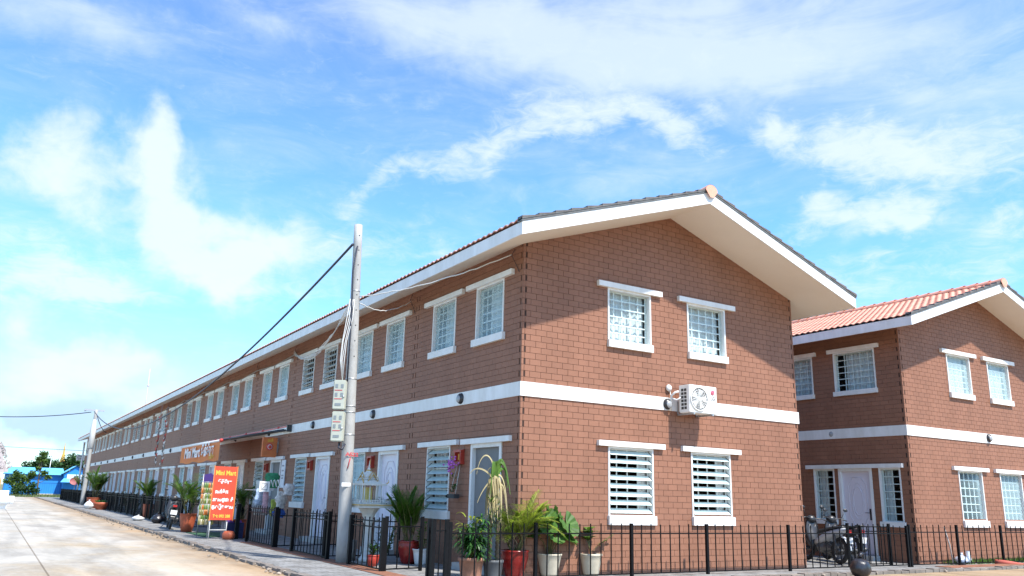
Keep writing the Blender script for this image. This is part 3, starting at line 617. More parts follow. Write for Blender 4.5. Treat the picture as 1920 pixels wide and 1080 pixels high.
mb = MB(); mb.box(-.14, .14, -.09, 0, 1.95, 2.0); mb.box(-.13, .13, -.03, 0, 2.0, 2.24); mb.box(-.13, -.11, -.09, -.03, 2.0, 2.18); mb.box(.11, .13, -.09, -.03, 2.0, 2.18); mb.box(-.15, .15, -.10, -.03, 2.18, 2.22)
altar_me = mb.mesh('wall_altar', RED)
mb = MB(); mb.box(-.07, -.02, -.036, -.03, 2.03, 2.15); mb.box(.02, .07, -.036, -.03, 2.03, 2.15); altar_g = mb.mesh('panel', GOLD)
for k in (0, 1, 2, 3):
    t = thing('wall_altar', 'small red wall shrine box beside the %s door from the corner' % ORD[k], 'wall shrine', (0, 4.5*k+2.12-(0 if k else 0), 0), RZ, 'red shrine boxes by the doors')
    place('body', altar_me, t); place('panel', altar_g, t)

# ------------------------------------------------------------------ air conditioners
def aircon(name, loc, rz, label, logo=True, s=1.0):
    t = thing(name, label, 'air conditioner', loc, rz); w, d, h = .75*s, .30*s, .55*s
    PL = mat('ac_shell', (.80, .79, .75), .4); GR = mat('ac_grey', (.16, .16, .16), .5)
    bm = bmesh.new(); bmesh.ops.create_cube(bm, size=1); bmesh.ops.scale(bm, vec=(w, d, h), verts=bm.verts); bmesh.ops.translate(bm, vec=(0, -d/2, h/2), verts=bm.verts)
    bmesh.ops.bevel(bm, geom=bm.edges[:], offset=.012, segments=2, affect='EDGES'); me = bpy.data.meshes.new('shell'); bm.to_mesh(me); bm.free(); me.materials.append(PL); place('shell', me, t)
    cx, cz, R = -.12*s, h*.5, .24*s
    mb = MB(); mb.lathe([(R, -d-.001), (R, -d-.022), (R-.018, -d-.024), (R-.02, -d-.001)], (cx, 0, cz), 28, 'y')
    for rr in (.06, .1, .14, .18): mb.lathe([(rr*s+.003, -d-.017), (rr*s, -d-.021), (rr*s-.003, -d-.017)], (cx, 0, cz), 24, 'y')
    for k in range(20):
        a = 2*PI*k/20; pts = [(cx+r_*math.cos(a+r_*2.2), -d-.016, cz+r_*math.sin(a+r_*2.2)) for r_ in (.035*s, .1*s, .16*s, R-.01)]; mb.tube(pts, .0035, 4)
    mb.build('fan_guard', PL, t)
    mb = MB(); mb.lathe([(0, -d-.003), (R-.02, -d-.003)], (cx, 0, cz), 28, 'y'); mb.build('fan_recess', GR, t)
    mb = MB()
    for k in range(5):
        a = 2*PI*k/5
        mb.add([(cx+.04*math.cos(a), -d-.006, cz+.04*math.sin(a)), (cx+R*.85*math.cos(a-.35), -d-.012, cz+R*.85*math.sin(a-.35)), (cx+R*.85*math.cos(a+.35), -d-.005, cz+R*.85*math.sin(a+.35)), (cx+.04*math.cos(a+.9), -d-.004, cz+.04*math.sin(a+.9))], [(0, 1, 2, 3)])
    mb.build('fan', mat('ac_fan', (.62, .62, .6), .4), t)
    mb = MB(); mb.lathe([(0, -d-.028), (.03*s, -d-.027), (.042*s, -d-.02)], (cx, 0, cz), 16, 'y'); mb.build('fan_hub', PL, t)
    mb = MB()
    for j in range(6):
        z = h*.12+j*h*.13
        for q in (0, 1): mb.box(-w/2-.003, -w/2+.002, -d*.72+q*d*.28, -d*.5+q*d*.28, z, z+h*.095)
    mb.build('side_vent', mat('vent_dark', (.05, .045, .04), .7), t)
    for x in (-w*.38, w*.3): mb = MB(); mb.box(x-.018, x+.018, -d-.03, .14, -.035, -.003); mb.box(x-.018, x+.018, .125, .14, -.0345, h*.45); mb.build('bracket', STEEL, t)
    if logo:
        lx, lz = w*.34, h*.78
        mb = MB(); mb.lathe([(0, -d-.004), (.052, -d-.004), (.054, -d)], (lx, 0, lz), 22, 'y'); lg = mb.build('emblem', mat('emblem_red', (.55, .03, .10), .35), t)
        mb = MB(); pts = [(lx+.036*math.cos(a), -d-.006, lz+.036*math.sin(a)) for a in np.linspace(rad(80), rad(360), 16)]; mb.tube(pts, .0025, 4); mb.tube([(lx+.036, -d-.006, lz), (lx+.008, -d-.006, lz)], .0025, 4)
        mb.tube([(lx-.004, -d-.006, lz+.014), (lx-.004, -d-.006, lz-.012), (lx+.006, -d-.006, lz-.012)], .0025, 4); mb.box(lx-.017, lx-.011, -d-.007, -d-.005, lz+.006, lz+.012); mb.build('emblem_mark', WHITE, lg)
        text(t, 'LG', .10, (lx, -d-.003, h*.56), GR, 1.0, .002)
    return t
ac = aircon('air_conditioner', (4.03, -.16, 3.06), 0, 'white air conditioner outdoor unit with red emblem mounted on the sunny gable')
mb = MB(); mb.tube([(-.43, -.05, .42), (-.50, -.03, .40), (-.52, .06, .34), (-.52, .10, .05)], .022, 7); mb.tube([(-.41, -.1, .3), (-.47, -.04, .25), (-.5, .08, .3), (-.5, .15, .52)], .016, 6); mb.build('pipe', WHITE, ac)
mb = MB(); mb.blob((-.52, .13, .5), (.07, .05, .07)); mb.build('putty', WHITE, ac)
ac2 = aircon('air_conditioner', (-.35, 81.6, 3.8), 0, 'grey air conditioner unit hanging at the far end of the long terrace', False)
tag(MB().tube([(-.2, 81.35, .1), (-.2, 81.35, 5.6)], .09, 8).build('downpipe', WHITE), 'white downpipe standing at the far corner of the long terrace', 'downpipe')

# ------------------------------------------------------------------ poles and cables
def pole(base, top, r0, r1, label, holes=True):
    t = thing('utility_pole', label, 'utility pole', base); b = Vector((0, 0, -.02)); e = Vector(top)-Vector(base)
    mb = MB(); n = 14; mb.tube([b+(e-b)*i/n for i in range(n+1)], [r0+(r1-r0)*i/n for i in range(n+1)], 20); mb.build('shaft', CONC, t)
    if holes:
        mb = MB(); d = e.normalized()
        for k in range(9):
            f_ = 1-(.25+k*.32)/e.length; p = e*f_; rr = r0+(r1-r0)*f_
            mb.lathe([(0, -rr-.003), (.013, -rr-.003), (.013, -rr+.02)], (p.x, p.y, p.z), 8, 'y')
        mb.build('bolt_hole', CLIP, t)
    return t
P1B, P1T = (-1.80, 3.4, 0.05), (-2.00, 3.4, 6.84)
pl = pole(P1B, P1T, .135, .085, 'leaning grey concrete utility pole with meter boxes in front of the terrace')
mb = MB(); mb.box(-.10, .10, -.006, 0, 0, .07); st = mb.build('paper_notice', mat('white_paper', (.8, .8, .78), .8), pl, (-.10, -.14, 1.42), .2)
MARK = mat('red_marking', (.5, .06, .07), .6)
me = text_mesh('AS22', .10, .001, 1.3, .003); me.materials.clear(); me.materials.append(MARK); tag(place('lettering', me, pl, (-.02, -.134, 2.03), .1), None)
mb = MB(); mb.tube([(-.05, -.139, 1.97), (-.09, -.134, 1.76)], .010, 4); mb.build('paint_mark', MARK, pl)
mb = MB()
for z in (3.53, 2.98, 2.86, 2.42, 5.35):
    f_ = z/6.8; mb.lathe([(.13-.05*f_, z-.012), (.139-.05*f_, z-.012), (.139-.05*f_, z+.012), (.13-.05*f_, z+.012)], (-.2*f_, 0, 0), 18)
mb.build('strap', STEEL, pl)
METER = mat('meter_box_shell', (.47, .48, .40), .5, var=.08)
for i, (z, dx) in enumerate(((2.93, 0), (2.31, .03))):
    t = thing('meter_box', ('upper' if i == 0 else 'lower')+' cream electricity meter box strapped to the leaning pole', 'meter box', (-2.13+dx*.4, 3.34, z), rad(-34), 'meter boxes on the pole')
    bm = bmesh.new(); bmesh.ops.create_cube(bm, size=1); bmesh.ops.scale(bm, vec=(.24, .15, .58), verts=bm.verts); bmesh.ops.translate(bm, vec=(0, -.03, .30), verts=bm.verts)
    bmesh.ops.bevel(bm, geom=bm.edges[:], offset=.015, segments=2, affect='EDGES'); me = bpy.data.meshes.new('case'); bm.to_mesh(me); bm.free(); me.materials.append(METER); place('case', me, t)
    mb = MB()
    for (x, zz) in ((-.055, .47), (.055, .47), (-.055, .30), (.055, .30)): mb.box(x-.026, x+.026, -.110, -.1055, zz-.036, zz+.036)
    mb.box(-.07, .05, -.110, -.1055, .08, .13); mb.build('meter_window', mat('meter_window', (.22, .24, .25), .2), t)
    mb = MB(); mb.lathe([(0, -.125), (.018, -.122), (.02, -.106)], (.095, 0, .26), 10, 'y'); mb.build('latch', STEEL, t)
    mb = MB()
    for zz in (.385, .215): mb.box(-.09, .06, -.1085, -.1055, zz-.008, zz+.008)
    mb.build('label_strip', MARK, t)
P2B, P2T = (-2.0, 54, .05), (-1.99, 54, 6.7)
pl2 = pole(P2B, P2T, .15, .10, 'distant concrete utility pole standing on the pavement before the street end', False)
mb = MB(); mb.box(-.75, .55, -.05, .05, 6.55, 6.66); mb.tube([(-.6, 0, 6.6), (-.75, 0, 6.5)], .05, 6); mb.build('cross_arm', STEEL, pl2)
mb = MB(); mb.lathe([(.10, 3.9), (.19, 3.95), (.2, 5.2), (.12, 5.9), (.10, 5.95)], (0, 0, 0), 12); mb.build('sleeve', mat('pale_sleeve', (.6, .6, .58), .6), pl2)
def sag(p, q, s, n=24):
    p, q = Vector(p), Vector(q); return [p+(q-p)*i/n-Vector((0, 0, s*4*(i/n)*(1-i/n))) for i in range(n+1)]
def cable(name, pts, r, M, label, n=6): return tag(MB().tube(pts, r, n).build(name, M), label, 'cable')
cable('power_cable', sag((-2.10, 3.38, 6.39), (-2.1, 54, 6.55), 2.35, 60), .027, CABLE, 'thick black cable sagging from the leaning pole towards the distant pole')
cable('power_cable', sag((-2.3, 54, 6.5), (-16, 60, 6.9), .75), .03, CABLE, 'dark cable running left from the distant pole across the sky')
cable('power_cable', sag((-2.0, 54, 6.6), (-.2, 63, 5.6), .3), .028, CABLE, 'short dark cable dropping from the distant pole to the terrace eaves')
cable('power_cable', sag((-40, 140, 8.0), (6, 140, 6.9), .3), .04, CABLE, 'thin dark line stretched far behind the blue building')
def wavy(pts, a, seed):
    rd = random.Random(seed); return [Vector(p)+Vector((rd.uniform(-a, a), rd.uniform(-a, a), rd.uniform(-a, a))) if 0 < i < len(pts)-1 else Vector(p) for i, p in enumerate(pts)]
cable('drop_wire', wavy(sag((-1.92, 3.36, 5.28), (-.06, .35, 5.80), .12), .012, 1), .011, WCABLE, 'white drop wire from the pole to the wall by the near corner')
cable('drop_wire', wavy(sag((-1.92, 3.38, 5.20), (-.06, 4.75, 5.74), .22), .012, 2), .010, WCABLE, 'white drop wire from the pole to the wall above the second house')
mb = MB()
for k in range(5): mb.tube(wavy(sag((-1.99, 3.45, 5.1+.05*k), (-.10, 13.5, 5.62+.03*k), .45+.07*k), .02, 3+k), .009, 4)
tag(mb.build('wire_bundle', WCABLE), 'bundle of white wires sagging from the pole leftwards to the wall', 'cable')
mb = MB()
for k in range(4): mb.tube(wavy([(-2.0-.03*k, 3.3, 5.2), (-2.02-.035*k, 3.28, 4.8), (-2.10-.04*k, 3.26, 4.3), (-2.14-.02*k, 3.27, 3.9), (-2.12, 3.3, 3.5)], .02, 10+k), .009, 5)
tag(mb.build('meter_wires', WCABLE), 'loose white wires hanging down the pole into the upper meter box', 'cable')
mb = MB(); mb.tube([(-2.02, 3.3, 6.35), (-2.08, 3.3, 5.8), (-2.06, 3.28, 5.2), (-2.04, 3.28, 4.4), (-2.03, 3.28, 3.5)], .016, 5); mb.tube([(-2.08, 3.30, 2.30), (-2.11, 3.27, 2.2), (-2.04, 3.26, 2.17), (-1.98, 3.27, 2.28)], .02, 6)
tag(mb.build('service_cable', CABLE), 'black service cable clipped down the side of the leaning pole', 'cable')
mb = MB(); pts = []
y = 13.5
while y < 78:
    pts += [Vector((-.05, y, 5.62+random.uniform(-.02, .02))), Vector((-.07, y+2.2, 5.50+random.uniform(-.03, .03)))]; y += 4.5
pts += [Vector((-.05, y, 5.6))]; mb.tube(pts, .018, 5)
tag(mb.build('eaves_wire', mat('grey_cable', (.3, .29, .28), .6)), 'grey wire looping along the wall under the eaves of the long terrace', 'cable')
cl = MB()
for y in (.3, 4.8, 13.5, 18, 27, 36, 45):
    cl.tube([(-.02, y, 5.9), (-.06, y+.03, 5.78), (-.02, y-.1, 5.55), (-.015, y-.18, 5.42)], .007, 4)
tag(cl.build('wire_tails', CABLE), 'thin wire tails on the wall under the eaves', 'cable')

# ------------------------------------------------------------------ fences
def fence(name, pts, label, posts=None, group=None, lo=.10, top=.93, sp=.24, double=False, pr=.008, cat='fence', postr=.026):
    t = thing(name, label, cat, (pts[0][0], pts[0][1], .04), 0, group); o = Vector((pts[0][0], pts[0][1], 0))
    P = [Vector((p[0], p[1], 0))-o for p in pts]
    for i, p in enumerate(P):
        if posts is None or i in posts:
            mb = MB(); mb.box(p.x-postr, p.x+postr, p.y-postr, p.y+postr, -.04, top+.01); mb.build('post', IRON, t)
    for a, b in zip(P[:-1], P[1:]):
        mb = MB(); d = (b-a); ln = d.length; d.normalize(); nrm = Vector((-d.y, d.x, 0))
        def bar(p, q, z0, z1, hw):
            c = [p-nrm*hw, q-nrm*hw, q+nrm*hw, p+nrm*hw]
            mb.add([(v.x, v.y, z0) for v in c]+[(v.x, v.y, z1) for v in c], [(0,3,2,1),(4,5,6,7),(0,1,5,4),(1,2,6,5),(2,3,7,6),(3,0,4,7)])
        rails = [lo-.06, top-.175]+([top-.075] if double else [])
        for z in rails: bar(a+d*.02, b-d*.02, z, z+.022, .010)
        n = max(1, round(ln/sp))
        for k in range(1, n): c = a+d*(ln*k/n); jt = random.uniform(-.006, .006); bar(c-d*pr+d*jt, c+d*pr+d*jt, lo-.04, top+random.uniform(-.012, .012), pr*1.01)
        mb.build('fence_panel', IRON, t)
    return t
FY = -.48
fence('metal_fence', [(x, FY) for x in (-1.55, .06, 2.12, 3.98, 6.29, 8.64, 10.33)], 'black metal picket fence in front of the near gable wall and alley mouth', top=.90)
fence('metal_fence', [(x, FY) for x in (10.42, 12.36, 14.33, 16.3, 18.3, 20.3)], 'black metal picket fence in front of the right-hand gable wall', top=.93)
fence('garden_gate', [(8.85, .0), (10.2, -.12)], 'black metal gate leaf standing open behind the alley fence', top=.93, sp=.16, double=True, cat='gate')
fence('corner_fence', [(-1.85, -.36), (-1.85, -.50), (-1.62, -.50)], 'dense black picket fence corner beside the bushy plants', top=.94, sp=.11, postr=.028)
fence('street_fence', [(-1.85, 1.42), (-1.85, 2.95)], 'black street fence panel right of the leaning pole before the spirit house', top=.90, sp=.235, double=True, postr=.036, group='street fence panels')
fence('garden_gate', [(-1.80, 1.42), (-1.05, 1.55)], 'black gate leaf swung open beside the spirit house', top=.92, sp=.25, cat='gate')
fence('street_fence', [(-1.85, 4.15), (-1.85, 6.45)], 'black street fence panel just left of the leaning pole', top=.93, sp=.2, double=True, postr=.036, group='street fence panels')
fence('partition_fence', [(-1.80, 4.52), (-.15, 4.52)], 'black partition fence between the first and second houses', top=.90, sp=.2, group='partition fences')
fence('partition_fence', [(-1.80, 7.8), (-.15, 8.2)], 'black partition fence behind the gap in the street fence', top=.90, sp=.2, group='partition fences')
fence('street_fence', [(-1.85, 7.85), (-1.85, 10.3)], 'black street fence panel in front of the hanging shop goods', top=.93, sp=.2, double=True, postr=.036, group='street fence panels')
fence('garden_gate', [(-1.85, 11.4), (-1.45, 12.6)], 'folded dark gate leaf right behind the red shop sign', top=.93, sp=.12, cat='gate', postr=.05)
for k in range(4, 17):
    y = 4.5*k+1.2
    fence('street_fence', [(-1.85, y), (-1.85, y+2.1), (-1.85, y+4.3)], 'dark street fence bay beyond the scooter, %s bay towards the far pole' % ORD[k-4], top=.98, sp=.18, double=True, postr=.04, group='street fence bays beyond the shop')
for k in range(4, 18):
    fence('partition_fence', [(-1.80, 4.5*k), (-.1, 4.5*k)], 'dark partition fence between far houses, %s beyond the shop' % ORD[k-4], top=.95, sp=.24, group='partition fences')

# ------------------------------------------------------------------ plants
def leafstrip(mb, base, d, length, w, droop, side=Vector((0, 0, 1)), n=4, fold=0):
    p = Vector(base); d = Vector(d).normalized(); pts = []
    for i in range(n+1):
        f_ = i/n; ww = w*(math.sin(PI*min(1, f_*.85+.12)))**.7*(1-f_*.15) if i < n else w*.04
        s = d.cross(Vector((0, 0, 1)));  s = s.normalized() if s.length > .05 else Vector((1, 0, 0))
        pts.append((p-s*ww/2, p+s*ww/2)); p = p+d*(length/n); d = (d+Vector((0, 0, -droop/n))).normalized()
    vs = [q for pr in pts for q in pr]
    mb.add(vs, [(2*i, 2*i+1, 2*i+3, 2*i+2) for i in range(n)])
def frond(mb, sb, base, azm, elev, length, droop, nl=16, ll=.22, lw=.018, drp=.7):
    d = Vector((math.cos(azm)*math.cos(elev), math.sin(azm)*math.cos(elev), math.sin(elev))); p = Vector(base); P = [p.copy()]; D = [d.copy()]
    n = 10
    for i in range(n):
        p = p+d*(length/n); d = (d+Vector((0, 0, -droop/n))).normalized(); P.append(p.copy()); D.append(d.copy())
    sb.tube(P, [.010*(1-i/n*.8) for i in range(n+1)], 4)
    for k in range(nl):
        f_ = .22+.76*k/nl; i = min(n-1, int(f_*n)); q = P[i].lerp(P[i+1], f_*n-i); dd = D[i]
        s = dd.cross(Vector((0, 0, 1)));  s = s.normalized() if s.length > .01 else Vector((1, 0, 0)); L_ = ll*(math.sin(PI*(f_*.85+.1))**.6)*random.uniform(.85, 1.1)
        for sg in (-1, 1):
            v = dd*.75+s*sg*.85+Vector((0, 0, .25+random.uniform(-.12, .12))); leafstrip(mb, q, v, L_, lw, drp*random.uniform(.6, 1.3), n=3)
def pot(prof, M, soilr, soilz, parent, n=26):
    mb = MB(); mb.lathe(prof, n=n); p = mb.build('pot', M, parent)
    mb = MB(); mb.lathe([(soilr, soilz), (0, soilz+.015)], n=n); mb.build('soil', SOIL, parent); return p
def potprof(r0, r1, h, lip=.02): return [(0, 0), (r0, 0), (r0+(r1-r0)*.4+.01, h*.35), (r0+(r1-r0)*.85+.012, h*.8), (r1, h-lip*1.5), (r1+lip*.6, h-lip), (r1+lip*.6, h), (r1-.015, h), (r1-.02, h-.06), (r1*.9, h-.07)]
def palm_plant(loc, label, cat, r0, r1, h, M, nf, fl, spread, stems, leafm, seed, ll=.24, lw=.018, prof=None, group=None, nl=16, elev=(50, 80), droop=1.3):
    random.seed(seed); t = thing('potted_palm', label, cat, loc, random.uniform(0, 6), group)
    pot(prof or potprof(r0, r1, h), M, r1*.92, h-.05, t)
    lf = MB(); sb = MB()
    for s in range(stems):
        a = random.uniform(0, 2*PI); b = Vector((math.cos(a)*r1*.4*random.random(), math.sin(a)*r1*.4*random.random(), h-.05)); hh = fl*random.uniform(.15, .5)
        e = b+Vector((math.cos(a)*spread*hh, math.sin(a)*spread*hh, hh)); sb.tube([b, (b+e)/2+Vector((0, 0, .02)), e], [.016, .013, .010], 6)
        for k in range(nf):
            frond(lf, sb, e, random.uniform(0, 2*PI), rad(random.uniform(*elev)), fl*random.uniform(.7, 1.1), droop*random.uniform(.6, 1.3), nl, ll, lw)
    lf.build('foliage', leafm, t); sb.build('stems', STEM, t); return t
Z0 = .045
palm_plant((-.62, 2.98, Z0), 'green palm in a tall red glazed pot left of the white-potted plant', 'potted palm', .14, .21, .42, GLAZE, 5, .80, .28, 9, mat('palm_leaf_deep', (.085, .19, .02), .45, trans=.3, island=.35), 21, .27, .013, nl=24, prof=[(0,0),(.12,0),(.15,.05),(.21,.26),(.225,.36),(.20,.41),(.215,.43),(.19,.43),(.185,.38)], droop=.85, elev=(60, 86))
t = thing('potted_plant', 'leafy green plant in a small white pot beside the red glazed pot', 'potted plant', (-.50, 2.66, Z0))
pot([(0,0),(.11,0),(.12,.03),(.125,.045),(.15,.2),(.165,.27),(.175,.275),(.175,.29),(.15,.29),(.145,.25)], mat('white_pot', (.72, .72, .70), .35), .145, .24, t)
random.seed(5); lf = MB(); sb = MB()
for k in range(5):
    a = k*1.3; e = Vector((.07*math.cos(a), .07*math.sin(a), .45+.08*k)); sb.tube([(0, 0, .23), (e.x*.5, e.y*.5, .3), e], .008, 5)
    for i in range(9): b = rad(random.uniform(0, 360)); leafstrip(lf, e-Vector((0, 0, .05*(i % 4))), (math.cos(b), math.sin(b), .5), .17, .055, .9)
lf.build('foliage', LEAF1, t); sb.build('stems', STEM, t)
t = thing('potted_plant', 'small plant in a little red pot behind the street fence by the pole', 'potted plant', (-1.52, 2.6, Z0))
pot(potprof(.08, .11, .2), RED, .1, .16, t); lf = MB()
for i in range(40): b = random.uniform(0, 2*PI); leafstrip(lf, (0, 0, .18+random.uniform(0, .12)), (math.cos(b), math.sin(b), random.uniform(.4, 1.6)), .2, .035, .9)
lf.build('foliage', LEAF1, t)
t = thing('garden_shrub', 'loose green shrub growing at the foot of the spirit house', 'shrub', (-1.0, 3.3, Z0)); lf = MB(); sb = MB()
for k in range(9):
    a = random.uniform(0, 2*PI); e = Vector((.22*math.cos(a), .22*math.sin(a), random.uniform(.4, .8))); sb.tube([(0, 0, 0), e*.5+Vector((0, 0, .05)), e], .006, 5)
    for i in range(14): b = random.uniform(0, 2*PI); f_ = random.uniform(.3, 1); leafstrip(lf, e*f_, (math.cos(b), math.sin(b), .5), .13, .04, .8)
lf.build('foliage', LEAF2, t); sb.build('stems', STEM, t)
# corner group
t = thing('potted_plant', 'bushy variegated dracaena spilling over a terracotta pot behind the corner fence', 'potted plant', (-.93, -.08, Z0))
pot([(0,0),(.16,0),(.17,.05),(.20,.28),(.22,.285),(.22,.34),(.19,.34),(.18,.28)], mat('old_terracotta', (.34, .16, .10), .8, var=.3, vscale=8), .18, .29, t)
random.seed(11); lf = MB(); sb = MB()
for k in range(15):
    a = random.uniform(0, 2*PI); hh = random.uniform(.35, .98); e = Vector((.20*math.cos(a), .18*math.sin(a), hh)); sb.tube([(0, 0, .28), e], .011, 5)
    for i in range(30):
        b = random.uniform(0, 2*PI); f_ = random.uniform(.35, 1); leafstrip(lf, Vector((e.x*f_, e.y*f_, .3+(hh-.3)*f_)), (math.cos(b), math.sin(b), random.uniform(.3, 1.6)), random.uniform(.2, .36), .038, 2.1, n=5)
lf.build('foliage', LEAF2, t); sb.build('stems', STEM, t)
y2 = MB()
for i in range(26):
    b = random.uniform(0, 2*PI); leafstrip(y2, Vector((.16*math.cos(b), .16*math.sin(b), random.uniform(.6, .98))), (math.cos(b), math.sin(b), 1.2), .26, .042, 1.9, n=5)
tag(y2.build('pale_foliage', LEAF3, t), 'yellow-edged young leaves')
t = thing('potted_palm', 'tall half-dead palm with ringed trunks and drooping straw-coloured leaves in a grey pot', 'potted palm', (-.55, -.14, Z0))
pot([(0,0),(.13,0),(.14,.05),(.165,.25),(.175,.26),(.175,.30),(.15,.30),(.145,.25)], mat('grey_pot', (.10, .105, .11), .5), .145, .26, t)
random.seed(3); sb = MB(); db = MB(); gb = MB()
for (x, y, h) in ((-.06, .02, 1.0), (.06, -.02, .92)):
    n = 26; sb.tube([(x, y, .25+h*i/n) for i in range(n+1)], [.034+(.009 if i % 2 else -.005)-.008*i/n for i in range(n+1)], 9)
    for i in range(60):
        b = random.uniform(0, 2*PI); leafstrip(gb, (x, y, .25+h*random.uniform(.35, 1)), (math.cos(b), math.sin(b), random.uniform(.5, 2)), random.uniform(.15, .3), .02, 1.3, n=4)
def ribbon(mb, pts, w):
    pts = [Vector(p) for p in pts]; vs = []
    for i, p in enumerate(pts):
        f_ = i/(len(pts)-1); d = (pts[min(i+1, len(pts)-1)]-pts[max(i-1, 0)]).normalized(); s = d.cross(Vector((.3, -.9, .2))).normalized(); ww = w*(1-.85*f_)/2*(1 if i else .7)
        vs += [p-s*ww, p+s*ww]
    mb.add(vs, [(2*i, 2*i+1, 2*i+3, 2*i+2) for i in range(len(pts)-1)])
def curve(p0, p1, p2, p3, n=12):
    out = []
    for i in range(n+1):
        t_ = i/n; out.append(tuple((1-t_)**3*a+3*(1-t_)**2*t_*b+3*(1-t_)*t_*t_*c+t_**3*d for a, b, c, d in zip(p0, p1, p2, p3)))
    return out
top = (.0, 0, 1.55)
for k, (c1, c2, c3, w_) in enumerate([((-.03,0,2.05), (-.30,0,2.15), (-.36,.02,1.66), .045), ((.03,0,1.75), (.2,0,1.75), (.24,-.02,1.05), .05), ((-.15,.0,1.75), (-.40,0,1.84), (-.50,0,1.66), .05),
        ((.06,0,1.6), (.16,.05,1.5), (.14,.0,.75), .06), ((.0,.0,1.5), (.12,0,1.5), (.10,-.05,.7), .07), ((.0,.1,1.6), (-.10,.1,1.6), (-.13,.05,.95), .07), ((-.05,0,1.62), (-.22,0,1.5), (-.34,0,1.2), .05), ((.04,0,1.55), (.18,0,1.55), (.19,0,1.2), .07)]):
    ribbon(db, curve(top, c1, c2, c3), w_)
for k in range(14): x_ = random.uniform(-.1, .14); ribbon(db, curve((x_*.4, 0, 1.62), (x_*1.2, random.uniform(-.08, .08), 1.7), (x_*1.6, random.uniform(-.1, .1), 1.3), (x_*1.3, random.uniform(-.1, .1), random.uniform(.75, 1.1))), .07)
for k in range(8): x_ = random.uniform(-.1, .16); ribbon(gb, curve((x_*.3, 0, 1.55), (x_*.8-.03, random.uniform(-.08, .08), 2.05), (x_*1.6, random.uniform(-.1, .1), 1.95), (x_*1.7, random.uniform(-.1, .1), random.uniform(1.3, 1.6))), .085)
ribbon(db, curve((.06, 0, 1.5), (.28, 0, 1.62), (.10, -.05, .9), (.44, -.05, .55), 16), .035)
for k in range(16): ribbon(db, curve((0, 0, 1.05), (random.uniform(-.1, .1), random.uniform(-.1, .1), 1.6), (random.uniform(-.14, .1), 0, 1.9), (random.uniform(-.16, .10), random.uniform(-.1, .1), random.uniform(1.0, 1.75))), .07)
for k, (c1, c2, c3) in enumerate([((.0,0,1.9), (.12,0,2.2), (.26,0,1.55)), ((.02,0,1.9), (.05,0,2.15), (.18,.05,1.50)), ((-.02,0,1.8), (.1,0,2.1), (.22,-.05,1.62)), ((.03,0,1.8), (.2,0,2.0), (.30,0,1.35))]): ribbon(gb, curve((0, 0, 1.45), c1, c2, c3), .075)
for (x, y) in ((-.06, .02), (.06, -.02)): sb.tube([(x, y, 1.2), (0, 0, 1.6)], [.026, .015], 6)
sb.build('trunk', mat('ringed_trunk', (.13, .095, .06), .9, var=.5, vscale=20), t); db.build('dead_leaves', DRYLEAF, t); gb.build('foliage', LEAF1, t)
palm_plant((-.06, -.02, Z0), 'yellow-green areca palm in a red glazed pot at the building corner', 'potted palm', .15, .23, .42, GLAZE, 4, .78, .5, 11, mat('areca_leaf', (.26, .34, .035), .5, trans=.4, island=.3), 31, .22, .013, prof=[(0,0),(.14,0),(.16,.05),(.22,.26),(.24,.34),(.235,.40),(.25,.42),(.25,.44),(.21,.44),(.205,.38)], droop=1.5, elev=(45, 80), nl=24)
def fanleaf(mb, c, nrm, R, n=22, cup=.25, arc=PI*1.75):
    nrm = Vector(nrm).normalized(); a = nrm.cross(Vector((0, 0, 1))).normalized(); b = nrm.cross(a); c = Vector(c); vs = [c]
    for i in range(n+1):
        q = -arc/2+arc*i/n+PI/2; z = (.045 if i % 2 else -.02)*R; rr = R*(1-(.06 if i % 2 else 0))
        vs += [c+(a*math.cos(q)+b*math.sin(q))*rr*.5+nrm*(z*.5+cup*R*.2), c+(a*math.cos(q)+b*math.sin(q))*rr+nrm*(z+cup*R)]
    fs = [(0, 1+2*i, 3+2*i) for i in range(n)]+[(1+2*i, 2+2*i, 4+2*i, 3+2*i) for i in range(n)]; mb.add(vs, fs)
CREAM = mat('cream_pot', (.52, .46, .35), .55, var=.12, vscale=6)
t = thing('potted_plant', 'fan palm with broad pleated round leaves in a cream pot', 'potted plant', (.60, -.10, Z0))
pot([(0,0),(.13,0),(.15,.06),(.19,.26),(.215,.35),(.225,.36),(.225,.38),(.195,.38),(.19,.33)], CREAM, .19, .34, t)
lf = MB(); sb = MB()
for (x, y, z, nx, ny, nz_, R) in ((-.13,-.05,.98,-.35,-.5,.9,.23), (.06,0,.88,.1,-.9,.5,.22), (.36,.0,.86,.3,-.8,.5,.27), (.22,.12,.78,.2,-.6,.8,.2), (-.26,.1,.72,-.5,-.4,.8,.19), (.30,-.1,.62,.3,-.4,.85,.2), (.15,.1,.98,.1,-.2,1,.18), (-.1,-.1,.80,-.3,-.8,.6,.17), (.46,.05,.66,.8,-.5,.5,.2), (.05,-.12,.64,0,-.7,.7,.17)):
    fanleaf(lf, (x, y, z), (nx, ny, nz_), R); sb.tube([(0, 0, .33), (x*.4, y*.4, (.33+z)/2+.05), (x, y, z)], [.009, .008, .006], 5)
fanleaf(lf, (.02, 0, 1.02), (-.9, -.3, .35), .2)
lf.build('foliage', mat('fan_leaf', (.075, .17, .025), .6, trans=.3, island=.15, var=.3, vscale=6), t); sb.build('stems', STEM, t)
t = thing('potted_plant', 'small broad-leaved plant in a cream pot left of the first gable window fence post', 'potted plant', (1.50, -.10, Z0))
pot([(0,0),(.13,0),(.145,.05),(.18,.26),(.195,.33),(.205,.34),(.205,.37),(.175,.37),(.17,.31)], CREAM, .17, .32, t)
lf = MB(); sb = MB(); random.seed(8)
